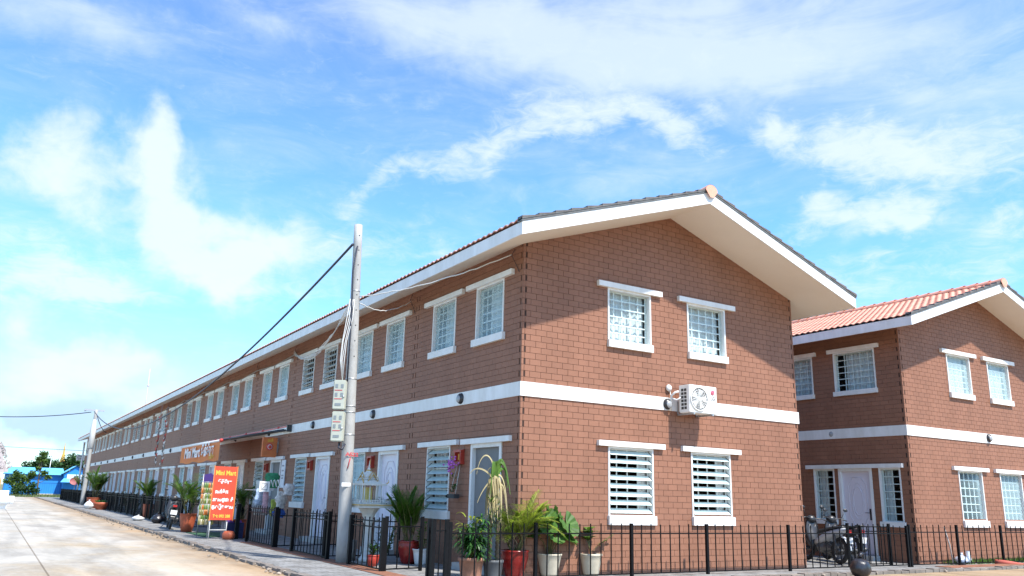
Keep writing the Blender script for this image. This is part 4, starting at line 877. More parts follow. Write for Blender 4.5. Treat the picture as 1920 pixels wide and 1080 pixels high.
for k in range(5):
    e = Vector((random.uniform(-.1, .12), 0, random.uniform(.55, .78))); sb.tube([(0, 0, .3), (e.x*.2, .01, .45), e], [.02, .014, .009], 6)
    for i in range(5): b = random.uniform(0, 2*PI); leafstrip(lf, e, (math.cos(b), math.sin(b), .7), .22, .12, 1.0, n=4)
for k in range(3):
    e = Vector((.3+.1*k, -.02, .6+.05*k)); sb.tube([(.02, 0, .4), (.15, 0, .5), e], .006, 5)
    for i in range(9): b = random.uniform(0, 2*PI); leafstrip(lf, Vector((.02, 0, .4)).lerp(e, random.uniform(.5, 1)), (math.cos(b), math.sin(b), .3), .07, .04, .5, n=3)
lf.build('foliage', LEAF1, t); sb.build('stems', STEM, t)
# orchids hung on the wall
t = thing('hanging_orchid', 'purple orchids in a dark basket hung between the first window and door', 'hanging plant', (-.14, 2.13, 0))
mb = MB(); mb.box(-.06, .06, -.14, .14, 1.30, 1.38); mb.build('basket', CLIP, t)
mb = MB()
for y in (-.09, .09): mb.tube([(0, y, 1.38), (.03, y, 1.6), (.1, y*.6, 1.95)], .006, 4)
mb.build('hanger', WCABLE, t)
lf = MB(); fb = MB(); random.seed(4)
for k in range(30): b = random.uniform(0, 2*PI); leafstrip(lf, (0, random.uniform(-.1, .1), random.uniform(1.4, 1.75)), (math.cos(b)*.7, math.sin(b), .6), .17, .03, 1.2)
for k in range(34): fb.blob((random.uniform(-.1, .02), random.gauss(.02, .08), random.gauss(1.93, .07)), (.022, .026, .02), 6, 4)
lf.build('foliage', LEAF2, t); fb.build('blossom', mat('orchid_purple', (.48, .12, .50), .5, island=.3), t)
# street pots
palm_plant((-2.37, 15.4, Z0), 'green palm in a tall terracotta pot beside the scooter', 'potted palm', .16, .24, .55, TERRA, 4, .95, .4, 6, LEAF1, 41, .3, .03, nl=14)
palm_plant((-1.55, 12.2, Z0), 'yellow-green palm in a red pot right behind the red shop sign', 'potted palm', .16, .22, .5, TERRA, 4, .85, .4, 6, LEAF1, 42, .26, .03, nl=13)
palm_plant((-2.15, 45, Z0), 'bright green palm in a big terracotta pot beside the distant pole', 'potted palm', .3, .42, .62, TERRA, 5, 1.3, .3, 7, LEAF1, 43, .4, .05, nl=11, elev=(60, 85))
palm_plant((-1.7, 27.5, Z0), 'small green palm standing behind the far street fence', 'potted palm', .16, .22, .6, TERRA, 4, .95, .35, 5, LEAF1, 44, .3, .04, nl=11, elev=(60, 85))
palm_plant((-1.4, 62, Z0), 'palm in a pot close to the pinkish dish at the far fence', 'potted palm', .2, .3, .6, TERRA, 4, 1.2, .35, 5, LEAF1, 45, .4, .05, nl=9, elev=(60, 85))
t = thing('flower_bowl', 'low round terracotta bowl on the pavement beside the big far palm pot', 'plant bowl', (-2.15, 41.0, Z0)); mb = MB(); mb.lathe([(0,0),(.24,0),(.42,.3),(.45,.42),(.42,.42),(.38,.34)], n=20); mb.build('bowl', TERRA, t)
lf = MB(); mb = MB(); mb.lathe([(.4, .36), (0, .38)], n=20); mb.build('soil', SOIL, t)
for i in range(40): b = random.uniform(0, 2*PI); leafstrip(lf, (random.uniform(-.25, .25), random.uniform(-.25, .25), .36), (math.cos(b), math.sin(b), 1.2), .3, .06, .7)
lf.build('foliage', LEAF2, t)
random.seed(77)
for k, (y, x) in enumerate(((34, -1.3), (38, -1.2), (50, -1.4), (21.5, -1.2))):
    t = thing('garden_shrub', 'dark leafy shrub behind the far fence, %s from the shop' % ORD[(2, 1, 3, 0)[[34, 38, 50, 21.5].index(y)] if False else [1, 2, 3, 0][k]], 'shrub', (x, y, Z0), 0, 'shrubs behind the far fence'); lf = MB(); sb = MB()
    for j in range(8):
        a = random.uniform(0, 2*PI); e = Vector((.3*math.cos(a), .3*math.sin(a), random.uniform(.6, 1.3))); sb.tube([(0, 0, 0), e], .01, 4)
        for i in range(16): b = random.uniform(0, 2*PI); leafstrip(lf, e*random.uniform(.4, 1), (math.cos(b), math.sin(b), .5), .2, .07, .8, n=2)
    lf.build('foliage', LEAF2, t); sb.build('stems', STEM, t)

# ------------------------------------------------------------------ spirit house
SW = mat('shrine_white', (.66, .66, .62), .6, var=.08, vscale=8); SG = mat('shrine_gold', (.55, .36, .10), .45, var=.2, vscale=15)
t = thing('spirit_house', 'white and gold spirit house with spire on a pillar beside the leaning pole', 'spirit house', (-1.27, 3.55, Z0), rad(8))
mb = MB(); mb.lathe([(0,0),(.15,0),(.15,.06),(.11,.09),(.085,.14),(.08,.72),(.10,.76),(.10,.80),(.085,.82),(.12,.86),(.13,.90)], n=14); mb.build('pillar', SW, t)
mb = MB(); mb.lathe([(.12,.88),(.20,1.0),(.24,1.03),(0,1.03)], n=8, smooth=False); mb.box(-.42, .42, -.34, .34, 1.03, 1.09); mb.box(-.44, .44, -.36, .36, 1.085, 1.105); mb.build('platform', SW, t)
mb = MB()
for s in (-1, 1): mb.box(-.44, .44, s*.362-.006, s*.362+.006, 1.078, 1.095); mb.box(s*.442-.006, s*.442+.006, -.36, .36, 1.078, 1.095)
mb.build('gold_trim', SG, t)
mb = MB()
for i in range(15):
    x = -.40+.8*i/14
    for y in (-.32, .32): mb.tube([(x, y, 1.105), (x, y, 1.17)], .009, 5)
for i in range(12):
    y = -.30+.6*i/11
    for x in (-.40, .40): mb.tube([(x, y, 1.105), (x, y, 1.17)], .009, 5)
for y in (-.32, .32): mb.box(-.41, .41, y-.008, y+.008, 1.17, 1.182)
for x in (-.40, .40): mb.box(x-.008, x+.008, -.32, .32, 1.171, 1.183)
mb.build('railing', SW, t)
mb = MB(); mb.box(-.28, .16, -.24, .24, 1.105, 1.15)
for x in (-.25, -.13, .01, .13):
    for y in (-.21, -.07, .07, .21):
        if x in (-.25, .13) or y in (-.21, .21): mb.tube([(x, y, 1.15), (x, y, 1.46)], [.013, .011], 7)
mb.build('columns', SW, t)
mb = MB(); mb.box(-.12, .0, -.08, .08, 1.15, 1.42); mb.build('shrine_core', mat('core_yellow', (.62, .50, .16), .6), t)
mb = MB(); mb.box(-.33, .21, -.29, .29, 1.46, 1.50); mb.box(-.25, .13, -.21, .21, 1.50, 1.54)
for i, (w, z, h) in enumerate(((.175, 1.54, .04), (.15, 1.58, .045), (.125, 1.625, .045), (.095, 1.67, .045))):
    vs = [(-.06-w, -w, z), (-.06+w, -w, z), (-.06+w, w, z), (-.06-w, w, z)]+[(-.06+sx*w*.72, sy*w*.72, z+h) for sx, sy in ((-1, -1), (1, -1), (1, 1), (-1, 1))]
    mb.add(vs, [(0,3,2,1),(4,5,6,7),(0,1,5,4),(1,2,6,5),(2,3,7,6),(3,0,4,7)])
mb.lathe([(.06,1.715),(.065,1.73),(.04,1.745),(.045,1.76),(.028,1.78),(.032,1.79),(.016,1.81),(.012,1.85),(.004,1.945),(0,1.95)], (-.06, 0, 0), 10); rfs = mb.build('roof', SW, t)
for (sx, sy) in ((0, -1), (0, 1), (-1, 0), (1, 0)):
    for (w, z, h, o) in ((.12, 1.535, .13, .18), (.08, 1.61, .11, .145)):
        if sx == 0: p = [(-.06-w, sy*o, z), (-.06, sy*o, z+h), (-.06+w, sy*o, z)]
        else: p = [(-.06+sx*o, -w, z), (-.06+sx*o, 0, z+h), (-.06+sx*o, w, z)]
        MB().tube(p, .011, 5).build('gilded_gable', SG, rfs)
for sx in (-1, 1):
    for sy in (-1, 1): MB().tube([(-.06+sx*.26, sy*.28, 1.50), (-.06+sx*.29, sy*.31, 1.53), (-.06+sx*.285, sy*.305, 1.58)], [.012, .01, .004], 5).build('gilded_horn', SG, rfs)
MB().lathe([(.05,1.745),(.053,1.755),(.05,1.765)], (-.06, 0, 0), 10).build('gilded_ring', SG, rfs)
random.seed(2)
for k in range(7): x, y = .18+.04*k, -.28+.11*(k % 4); tag(MB().lathe([(0,0),(.022,0),(.032,.05),(.028,.085),(.02,.06),(0,.055)], n=12).build('offering_cup', mat('offering', (.55, .62, .66), .3), None, (-1.27+x, 3.55+y, Z0+1.107)), 'small pale cup standing on the spirit house platform', 'cup', 'cups on the spirit house platform')
lf = MB(); sb = MB()
for k in range(5): frond(lf, sb, (.25, -.1, 1.14), rad(-60+k*45), rad(25+10*(k % 2)), .42, 1.0, 9, .13, .016)
pf = lf.build('offering_leaves', mat('pale_leaf', (.30, .33, .24), .6, trans=.2), t); sb.build('leaf_stalks', STEM, pf)

# ------------------------------------------------------------------ shop front
ORANGE = mat('orange_cloth', (.85, .26, .06), .65, var=.08, vscale=2, trans=.3)
t = thing('shop_awning', 'long retractable awning with hanging orange lettered valance over the mini mart', 'awning')
mb = MB(); mb.box(-.16, -.03, 13.3, 24.5, 3.20, 3.33); mb.build('cassette', mat('awning_metal', (.70, .68, .67), .4), t)
mb = MB(); mb.box(-.17, -.02, 13.24, 13.3, 3.15, 3.36); mb.build('end_cap', CLIP, t)
REDT = mat('red_trim', (.6, .06, .05), .5)
mb = MB(); mb.box(-.166, -.162, 13.35, 24.4, 3.285, 3.325)
for y in (14.2, 16.0, 18.2, 20.6, 23): mb.blob((-.16, y, 3.32), (.04, .08, .04))
mb.build('trim', REDT, t)
mb = MB(); ya, yb = 16.1, 22.6
mb.quad((-.14, ya, 3.22), (-1.5, ya, 2.90), (-1.5, yb, 2.90), (-.14, yb, 3.22)); mb.quad((-.14, ya, 3.226), (-.14, yb, 3.226), (-1.5, yb, 2.906), (-1.5, ya, 2.906)); mb.build('canopy', ORANGE, t)
mb = MB(); n = 30
vs = [(-1.50-.015*math.sin(i*1.1)*(j > 0), ya+(yb-ya)*i/n, 2.90-.62*j-(.03*math.sin(i*.6)*j)) for j in (0, 1) for i in range(n+1)]
mb.add(vs, [(i, n+1+i, n+2+i, i+1) for i in range(n)]); val_ = mb.build('valance', ORANGE, t)
mb = MB(); mb.tube([(-1.5, ya-.1, 2.92), (-1.5, yb, 2.92)], .04, 8); mb.build('front_bar', mat('awning_metal', (.7, .68, .67)), t)
mb = MB(); mb.tube([(-.15, 13.6, 3.22), (-.95, 14.9, 3.06), (-1.48, ya, 2.93)], .035, 6); mb.tube([(-.15, 13.4, 3.20), (-.6, 14.6, 3.10), (-1.2, 16.0, 2.98)], .03, 6); mb.build('folding_arm', BLACKPL, t)
mb = MB(); mb.blob((-1.5, ya-.12, 2.92), (.07, .1, .06)); mb.build('arm_joint', REDT, t)
WT = mat('white_lettering', (.8, .8, .78), .6); YT = mat('yellow_lettering', (.75, .50, .06), .6); DT = mat('grey_lettering', (.28, .28, .3), .6)
text(val_, 'Mini Mart មីនីម៉ាត', .52, (-1.545, 19.2, 2.62), WT, 1.35, .012, RZ); text(val_, 'មីនីម៉ាត', .2, (-1.545, 17.0, 2.40), YT, 1.4, .004, RZ)
# red standing sign
t = thing('standing_sign', 'red standing mini mart sign with yellow and white lettering on white legs', 'sign', (-2.30, 11.4, Z0), rad(-3))
mb = MB(); mb.box(-.31, .31, -.012, .012, .50, 1.92); pn = mb.build('sign_panel', mat('sign_red', (.62, .075, .035), .45, var=.05), t)
mb = MB(); mb.box(-.315, -.295, -.02, .0, .48, 1.935); mb.box(.295, .315, -.02, .0, .48, 1.935); mb.build('sign_edge', mat('sign_orange', (.75, .25, .06), .5), t)
mb = MB()
for x in (-.27, .17): mb.tube([(x, .03, 0), (x, .03, .6)], .014, 6)
for x in (-.27, .17): mb.tube([(x+.02, .42, 0), (x, .03, 1.2)], .012, 6)
mb.tube([(-.27, .03, .24), (.17, .03, .24)], .013, 6); mb.build('leg_frame', mat('white_metal', (.65, .65, .63), .4), t)
text(pn, 'Mini Mart', .175, (0, -.017, 1.74), YT, .78, .006)
for i, (s_, z, q, x) in enumerate((('មីនីម៉ាត', 1.50, .125, .0), ('លក់ទឹក', 1.24, .12, -.06), ('ភេសជ្ជៈ នំ', 1.03, .12, .0), ('គ្រឿងទេស', .84, .12, .0))):
    text(pn, s_, q, (x, -.017, z), WT, 1.05, .006)
text(pn, 'Tel: 092 288', .105, (0, -.017, .60), YT, .85, .004)
# projecting box sign
t = thing('hanging_sign', 'small orange box sign hanging above the shop door', 'sign', (0, 14.6, 0))
mb = MB(); mb.box(-.52, -.06, -.07, .07, 2.40, 3.02); bx = mb.build('sign_box', mat('sign_orange2', (.62, .17, .05), .5, var=.15, vscale=5), t)
mb = MB(); mb.lathe([(0, -.075), (.11, -.075), (.115, -.07)], (-.30, 0, 2.72), 18, 'y'); mb.build('emblem', REDT, bx)
mb = MB(); mb.lathe([(.06, -.08), (.075, -.08), (.075, -.076), (.06, -.076)], (-.29, 0, 2.72), 16, 'y'); mb.build('emblem_ring', WT, bx)
text(bx, 'លក់', .12, (-.29, -.075, 2.92), YT, 1, .004); 
mb = MB(); mb.box(-.06, .0, -.02, .02, 2.55, 2.9); mb.build('bracket', STEEL, t)
# white notice strip beside the shop door
t = tag(MB().box(-.03, -.008, 13.55, 13.95, 1.45, 2.3).build('notice_board', mat('notice_white', (.7, .7, .72), .6)), 'tall narrow white notice board right of the open shop door', 'notice board')
for z in (2.1, 1.95, 1.8, 1.72): MB().box(-.034, -.031, 13.64, 13.86, z, z+.045).build('printed_line', DT, t)
# goods hung in front of the shop
def bagshape(name, label, cat, loc, size, M, seed, flat=.5, group=None, knot=True):
    random.seed(seed); t = thing(name, label, cat, loc, random.uniform(-.5, .5), group); w, h = size; mb = MB(); mb.sm = True; n, m_ = 14, 9; vs = []
    for i in range(m_+1):
        f_ = i/m_; rr = w/2*(math.sin(PI*min(.97, f_*.92+.06))**.55)*(1-.55*f_**3) if knot else w/2*(.62+.38*math.sin(PI*(f_*.8+.1)))*(1-.1*math.cos(f_*9+seed))
        for k in range(n):
            a = 2*PI*k/n; j = 1+random.uniform(-.14, .14); vs.append((rr*math.cos(a)*j, rr*flat*math.sin(a)*j, h*f_))
    mb.add(vs, [(i*n+k, i*n+(k+1) % n, (i+1)*n+(k+1) % n, (i+1)*n+k) for i in range(m_) for k in range(n)]+[tuple(range(n))[::-1]]); mb.build('body', M, t)
    if knot: mb = MB(); mb.tube([(0, 0, h*.98), (.01, 0, h*1.06), (0, 0, h*1.14)], [w*.10, w*.05, w*.09], 7); mb.build('tied_neck', M, t)
    return t
CLR = mat('clear_plastic_bag', (.70, .72, .74), .25, var=.15, vscale=9)
bagshape('goods_bag', 'large pale plastic bag of goods hanging right of the tall terracotta potted palm', 'plastic bag', (-2.1, 14.2, .40), (.55, .75), mat('grey_white_bag', (.52, .50, .48), .35, var=.3, vscale=9), 1)
t = thing('snack_rack', 'hanging rack of green and orange snack packets left of the red standing sign', 'snack rack', (-2.45, 12.6, Z0), rad(12))
mb = MB()
for x in (-.2, .2): mb.tube([(x, 0, 0), (x, 0, 1.5)], .012, 6)
for z in (1.5, 1.2, .9, .6): mb.tube([(-.2, 0, z), (.2, 0, z)], .008, 5)
mb.build('frame', STEEL, t)
cols = [mat('packet_green', (.13, .22, .05), .4), mat('packet_orange', (.5, .16, .03), .4), mat('packet_cream', (.5, .45, .30), .4), mat('packet_olive', (.22, .20, .07), .4)]
random.seed(9)
pk = []
for M_ in cols:
    mb = MB(); x = 0; mb.add([(-.028, 0, 0), (.028, -.008, 0), (.03, -.012, -.14), (-.03, 0, -.15), (0, -.03, -.07), (0, .014, -.07)], [(0, 1, 4), (1, 2, 4), (2, 3, 4), (3, 0, 4), (1, 0, 5), (2, 1, 5), (3, 2, 5), (0, 3, 5)]); pk.append(mb.mesh('snack_packet', M_))
ca, sa = math.cos(rad(12)), math.sin(rad(12))
for z in (1.48, 1.18, .88, .62):
    for i in range(7):
        for q in range(2):
            x = -.2+.4*i/6+random.uniform(-.01, .01); y = -.03-.02*q; c_ = random.randrange(4)
            o = place('snack_packet', pk[c_], None, (-2.45+x*ca-y*sa, 12.6+x*sa+y*ca, Z0+z-.14*q), rad(12)); tag(o, ['green', 'orange', 'cream', 'olive'][c_]+' snack packet hanging on the rack left of the red sign', 'snack packet', ['green', 'orange', 'cream', 'olive'][c_]+' snack packets on the rack')
t = thing('pennant_banner', 'dark purple pennant on a pole above a black and white board behind the snack rack', 'banner', (-2.1, 14.2, Z0), rad(5))
mb = MB(); mb.tube([(-.2, 0, 0), (-.2, 0, 1.75)], .015, 6); mb.build('pole', STEEL, t)
mb = MB(); mb.sm = True; mb.add([(-.2, 0, 1.72), (.0, -.02, 1.78), (.22, 0, 1.66), (.22, 0, 1.35), (0, -.02, 1.38), (-.2, 0, 1.38)], [(0, 5, 4, 1), (1, 4, 3, 2)]); mb.build('pennant', mat('purple_cloth', (.045, .02, .16), .7), t)
mb = MB(); mb.box(-.2, .22, -.01, .01, .95, 1.3); bd = mb.build('board', BLACKPL, t); text(bd, 'A', .26, (-.08, -.016, 1.12), WT, 1, .01); text(bd, 'R', .2, (.12, -.016, 1.10), WT, 1, .008)
mb = MB(); mb.box(-1.55, -1.15, 9.6, 13.9, .04, .09)
tag(MB().tube([(-1.75, 9.3, 1.36), (-1.75, 11.3, 1.36)], .012, 6).build('display_rail', mat('white_metal', (.65, .65, .63))), 'thin white horizontal rail right of the red standing sign', 'rail')
items = [('hanging_cloth', 'pale blue cloth bag hanging on the display rail', (-1.75, 9.75, .98), (.34, .42), (.38, .48, .62)), ('hanging_cloth', 'green cloth bag hanging before the shop window louvres', (-1.3, 10.4, 1.42), (.38, .40), (.015, .16, .07)),
         ('hanging_cloth', 'white crumpled hat-shaped bag hanging right of the shop goods', (-1.45, 8.35, 1.25), (.34, .28), (.6, .58, .56)), ('hanging_cloth', 'white patterned doll-like bag hanging over a blue one', (-1.5, 8.75, .92), (.34, .42), (.55, .52, .48)),
         ('hanging_cloth', 'dark blue bag at the bottom of the hanging goods', (-1.5, 8.85, .70), (.36, .22), (.03, .10, .35)), ('hanging_cloth', 'grey plastic bag hanging beside the pale blue cloth', (-1.6, 10.1, .72), (.5, .50), (.34, .35, .36)),
         ('hanging_cloth', 'yellow-green packet bunch among the hanging goods', (-1.5, 9.25, .72), (.26, .42), (.30, .34, .05)), 
         ('hanging_cloth', 'pink and white striped bag hanging under the square card', (-1.7, 9.42, .80), (.16, .55), (.5, .3, .34))]
for i, (nm, lab, loc, sz, c) in enumerate(items):
    bagshape(nm, lab, 'hanging goods', loc, sz, mat('cloth%d' % i, c, .7, var=.5, vscale=14), 20+i, .3, 'goods hanging before the shop', False)
t = thing('square_card', 'white square card with a crossed ring among the hanging goods', 'sign', (-1.78, 9.35, 1.45), rad(0)); mb = MB(); mb.box(-.13, .13, -.006, .006, -.13, .13); cd = mb.build('card', WT, t)
mb = MB(); mb.box(-.08, .08, -.010, -.007, .065, .08); mb.box(-.08, .08, -.010, -.007, -.08, -.065); mb.box(-.08, -.065, -.010, -.007, -.065, .065); mb.box(.065, .08, -.010, -.007, -.065, .065); mb.tube([(-.05, -.009, -.05), (.05, -.009, .05)], .007, 4); mb.build('mark', DT, cd)
mb = MB()
for k in range(3): mb.tube([(-1.6, 8.6+.3*k, 1.45), (-1.62, 8.75+.3*k, 1.62), (-1.6, 8.9+.3*k, 1.6), (-1.58, 8.98+.3*k, 1.44)], .010, 5)
tag(mb.build('wire_hooks', WCABLE), 'curled white wire hooks above the hanging goods', 'hooks')
tag(MB().box(-1.35, -.95, 11.35, 11.8, 1.35, 1.62).build('utility_box', mat('box_grey', (.5, .5, .48), .5)), 'pale grey box left of the shop window louvres', 'box')
mb = MB(); mb.lathe([(0,0),(.13,0),(.17,.07),(.17,.15),(.12,.22),(0,.23)], n=16); tag(mb.build('round_pot', TERRA, None, (-2.10, 11.2, Z0)), 'squat round terracotta pot under the red standing sign', 'pot')
t = thing('toy_crate', 'navy crate of purple toys behind the legs of the red standing sign', 'crate', (-1.85, 12.1, Z0)); mb = MB(); mb.box(-.2, .3, -.25, .25, 0, .03); mb.box(-.2, -.18, -.25, .25, .03, .42); mb.box(.28, .3, -.25, .25, .03, .42); mb.box(-.18, .28, -.25, -.23, .03, .42); mb.box(-.18, .28, .23, .25, .03, .42); mb.build('crate', mat('navy_plastic', (.015, .02, .09), .4), t)
for k in range(6): tag(MB().blob((0, 0, 0), (.09, .08, .07)).build('toy_ball', mat('purple_plastic', (.22, .08, .40), .4), None, (-1.93+.09*k, 12.0+.14*(k % 3), .47)), 'purple toy ball lying in the navy crate under the red sign', 'toy', 'toys in the navy crate')
tag(MB().box(-2.5, -1.3, 12.4, 14.8, .052, .07).build('green_mat', mat('green_turf_mat', (.03, .09, .04), .9)), 'dark green turf mat under the shop goods', 'mat')

# hanging streamers
random.seed(55)
for i, (y, ztop, zbot) in enumerate(((30.6, 4.75, 2.55), (28.9, 4.55, 2.4))):
    mb = MB(); z = ztop
    while z > zbot:
        mb.cur = random.choice((0, 0, 1, 1, 2)); yy = y+random.uniform(-.35, .35); w = random.uniform(.1, .22); h = random.uniform(.14, .26)
        mb.add([(-1.18, yy-w, z), (-1.22, yy+w, z-.05), (-1.17, yy+w*.7, z-h), (-1.24, yy-w, z-h+.04)], [(0, 1, 2, 3)]); z -= h*.62
    mb.cur = 3; mb.tube([(-1.2, y, ztop+.5), (-1.2, y, zbot)], .012, 5)
    tag(mb.build('streamer', [mat('streamer_red', (.5, .04, .03), .6), mat('streamer_white', (.6, .6, .6), .6), mat('streamer_grey', (.16, .2, .2), .6), CABLE]), ('left' if i == 0 else 'right')+' strand of red and white ribbons dangling before the far windows', 'streamer', 'ribbon strands')

# ------------------------------------------------------------------ motorbikes
def motorbike(loc, rz, label, bodyc, seed, lean=rad(6), plate=True, tail='red'):
    t = thing('motor_scooter', label, 'motorbike', loc, rz); t.rotation_euler.x = lean            # bike points to +x
    BODY = mat('bike_body_%d' % seed, bodyc, .5); STEEL = mat('bike_metal', (.10, .10, .105), .45, metal=.5)
    for x in (-.62, .62):
        mb = MB(); mb.lathe([(.22, -.035), (.27, -.04), (.295, -.02), (.30, 0), (.295, .02), (.27, .04), (.22, .035), (.22, -.035)], (x, 0, .30), 26, 'y'); w = mb.build('wheel', RUBBER, t)
        mb = MB(); mb.lathe([(.20, -.022), (.222, -.024), (.222, .024), (.20, .022), (.20, -.022)], (x, 0, .30), 26, 'y'); mb.lathe([(0, -.06), (.045, -.06), (.05, -.02), (.05, .02), (.045, .06), (0, .06)], (x, 0, .30), 12, 'y')
        for k in range(10): a = 2*PI*k/10; mb.tube([(x+.045*math.cos(a), 0, .3+.045*math.sin(a)), (x+.21*math.cos(a+.15), 0, .3+.21*math.sin(a+.15))], .006, 4)
        mb.build('rim', STEEL, w)
    mb = MB(); mb.sm = True                                        # tail cowl and side panels
    def shell(sec):
        vs = []; n = 10
        for (x, z, ry, rz_) in sec: vs += [(x, ry*math.cos(2*PI*k/n), z+rz_*math.sin(2*PI*k/n)) for k in range(n)]
        mb.add(vs, [(i*n+k, (i+1)*n+k, (i+1)*n+(k+1) % n, i*n+(k+1) % n) for i in range(len(sec)-1) for k in range(n)]+[tuple(range(n)), tuple((len(sec)-1)*n+k for k in range(n))[::-1]])
    shell([(-.88, .80, .03, .02), (-.72, .76, .09, .06), (-.45, .68, .13, .10), (-.15, .60, .14, .12), (.08, .50, .12, .10), (.25, .45, .08, .07)])
    mb.build('body', BODY, t)
    mb = MB(); mb.sm = True; shell([(.28, .36, .12, .14), (.40, .52, .19, .20), (.46, .70, .19, .18), (.48, .90, .16, .12), (.50, 1.0, .10, .06)]); mb.build('leg_shield', BLACKPL, t)
    mb = MB(); mb.sm = True
    def sh2(mb, sec, n=10):
        vs = []
        for (x, z, ry, rz_) in sec: vs += [(x, ry*math.cos(2*PI*k/n), z+rz_*math.sin(2*PI*k/n)) for k in range(n)]
        mb.add(vs, [(i*n+k, (i+1)*n+k, (i+1)*n+(k+1) % n, i*n+(k+1) % n) for i in range(len(sec)-1) for k in range(n)]+[tuple(range(n)), tuple((len(sec)-1)*n+k for k in range(n))[::-1]])
    sh2(mb, [(-.74, .84, .07, .02), (-.55, .82, .12, .035), (-.2, .77, .13, .04), (.05, .72, .11, .04), (.18, .68, .06, .03)]); mb.build('seat', BLACKPL, t)
    mb = MB(); sh2(mb, [(-.35, .34, .06, .06), (-.15, .34, .13, .13), (.08, .34, .12, .12), (.2, .38, .06, .06)]); mb.tube([(.1, 0, .3), (-.3, 0, .32), (-.62, 0, .30)], .035, 8); mb.build('engine', mat('engine_metal', (.12, .12, .12), .45, metal=.5), t)
    mb = MB(); mb.tube([(.1, -.1, .22), (-.1, -.13, .2), (-.45, -.14, .25), (-.85, -.15, .36)], [.02, .025, .045, .05], 10); mb.build('exhaust', STEEL, t)
    mb = MB()
    for y in (-.075, .075): mb.tube([(.62, y, .30), (.50, y, .62), (.44, y, .86)], .018, 7)
    mb.tube([(-.62, -.09, .30), (-.52, -.1, .66)], .022, 7); mb.tube([(-.62, .09, .30), (-.52, .1, .66)], .022, 7); mb.build('fork', STEEL, t)
    mb = MB(); mb.tube([(.34, -.34, .98), (.42, -.2, 1.02), (.45, 0, .98), (.42, .2, 1.02), (.34, .34, .98)], .013, 7); mb.blob((.50, 0, .98), (.10, .13, .10)); mb.build('handlebar', BLACKPL, t)
    mb = MB(); mb.blob((.59, 0, .98), (.03, .08, .06)); mb.build('headlight', mat('lamp_glass', (.6, .62, .63), .15), t)
    for y in (-.30, .30):
        mb = MB(); mb.tube([(.40, y*.7, 1.02), (.40, y, 1.20)], .006, 5); mb.blob((.39, y*1.05, 1.24), (.015, .06, .04), 10, 6); mb.build('mirror', BLACKPL, t)
    mb = MB(); mb.tube([(-.86, 0, .52)], .01, 4) if False else None
    for x, a0, a1 in ((.62, 20, 150), (-.62, 35, 175)):
        vs = []; n = 10
        for i in range(n+1):
            a = rad(a0+(a1-a0)*i/n); vs += [(x+.335*math.cos(a), -.06, .3+.335*math.sin(a)), (x+.345*math.cos(a), .06, .3+.345*math.sin(a))]
        mb.add(vs, [(2*i, 2*i+1, 2*i+3, 2*i+2) for i in range(n)])
    mb.build('mudguard', BODY if seed == 1 else BLACKPL, t)
    mb = MB(); mb.box(-.93, -.90, -.06, .06, .72, .78); mb.build('tail_light', mat('tail_red', (.45, .02, .02), .2), t)
    mb = MB(); mb.box(-.965, -.957, -.10, .10, .48, .62); p = mb.build('number_plate', mat('plate_white', (.72, .72, .72), .4), t)
    mb = MB(); mb.tube([(-.60, 0, .86), (-.85, -.09, .88), (-.95, 0, .88), (-.85, .09, .88), (-.60, 0, .86)], .012, 6); mb.build('grab_rail', STEEL, t)
    mb = MB(); mb.tube([(-.05, .1, .2), (-.12, .26, .02)], .012, 6); mb.build('kickstand', STEEL, t)
    return t
motorbike((-2.52, 17.6, Z0), rad(83), 'dark grey scooter parked on the pavement with its tail to the street viewer', (.10, .10, .11), 0)
motorbike((9.32, 1.08, Z0), rad(74), 'white motorbike parked in the alley mouth, nearest the fence', (.50, .52, .54), 1)
motorbike((10.02, 1.12, Z0), rad(66), 'dark motorbike parked behind the white motorbike in the alley', (.10, .08, .08), 2)

# ------------------------------------------------------------------ litter and small things
random.seed(61); BB = mat('black_bag', (.02, .02, .025), .3, var=.5, vscale=12, bump=.8, bscale=9); t = thing('rubbish_bag', 'shiny black rubbish bag slumped on the paving before the alley fence', 'rubbish bag', (7.0, -1.6, 0))
MB().blob((0, 0, .18), (.21, .19, .19), 18, 11, .05).build('body', BB, t); MB().tube([(0, 0, .38), (.03, 0, .44), (.07, .01, .45)], [.05, .03, .045], 8).build('tied_neck', BB, t)
t = bagshape('plastic_bag', 'pale blue and white plastic bag lying inside the right-hand fence', 'plastic bag', (12.75, -.30, .05), (.55, .22), mat('blue_white_bag', (.50, .58, .72), .35, var=.35, vscale=8), 62, .6)
bagshape('plastic_bottle', 'small upright clear plastic bottle beside the pale plastic bag', 'bottle', (13.1, -.28, .05), (.13, .3), CLR, 63, 1, knot=False)
mb = MB(); mb.tube([(14.05, -.42, .09), (14.3, -.62, .07), (14.62, -.80, .05)], [.07, .055, .02], 8); tag(mb.build('red_rag', mat('red_cloth', (.45, .10, .07), .8)), 'crumpled red rag poking through the right-hand fence', 'rag')
mb = MB(); mb.tube([(12.22, -.40, .04), (12.18, -.38, .5), (12.05, -.36, .92)], .016, 6); tag(mb.build('wooden_stick', mat('grey_wood', (.4, .36, .33), .8)), 'pale stick leaning on the right-hand fence', 'stick')
bagshape('litter_bag', 'white carrier bag dropped on the pavement by the far fence', 'litter', (-2.5, 24.5, .05), (.5, .2), mat('white_bag', (.62, .62, .62), .5), 64, .8)
bagshape('litter_bag', 'black carrier bag slumped on the pavement by the far fence', 'litter', (-2.15, 21.5, .05), (.55, .38), mat('black_bag'), 65, .8) if False else bagshape('litter_bag', 'black carrier bag slumped on the pavement by the far fence', 'litter', (-2.2, 21.8, .05), (.5, .36), MATS['black_bag'], 65, .8)
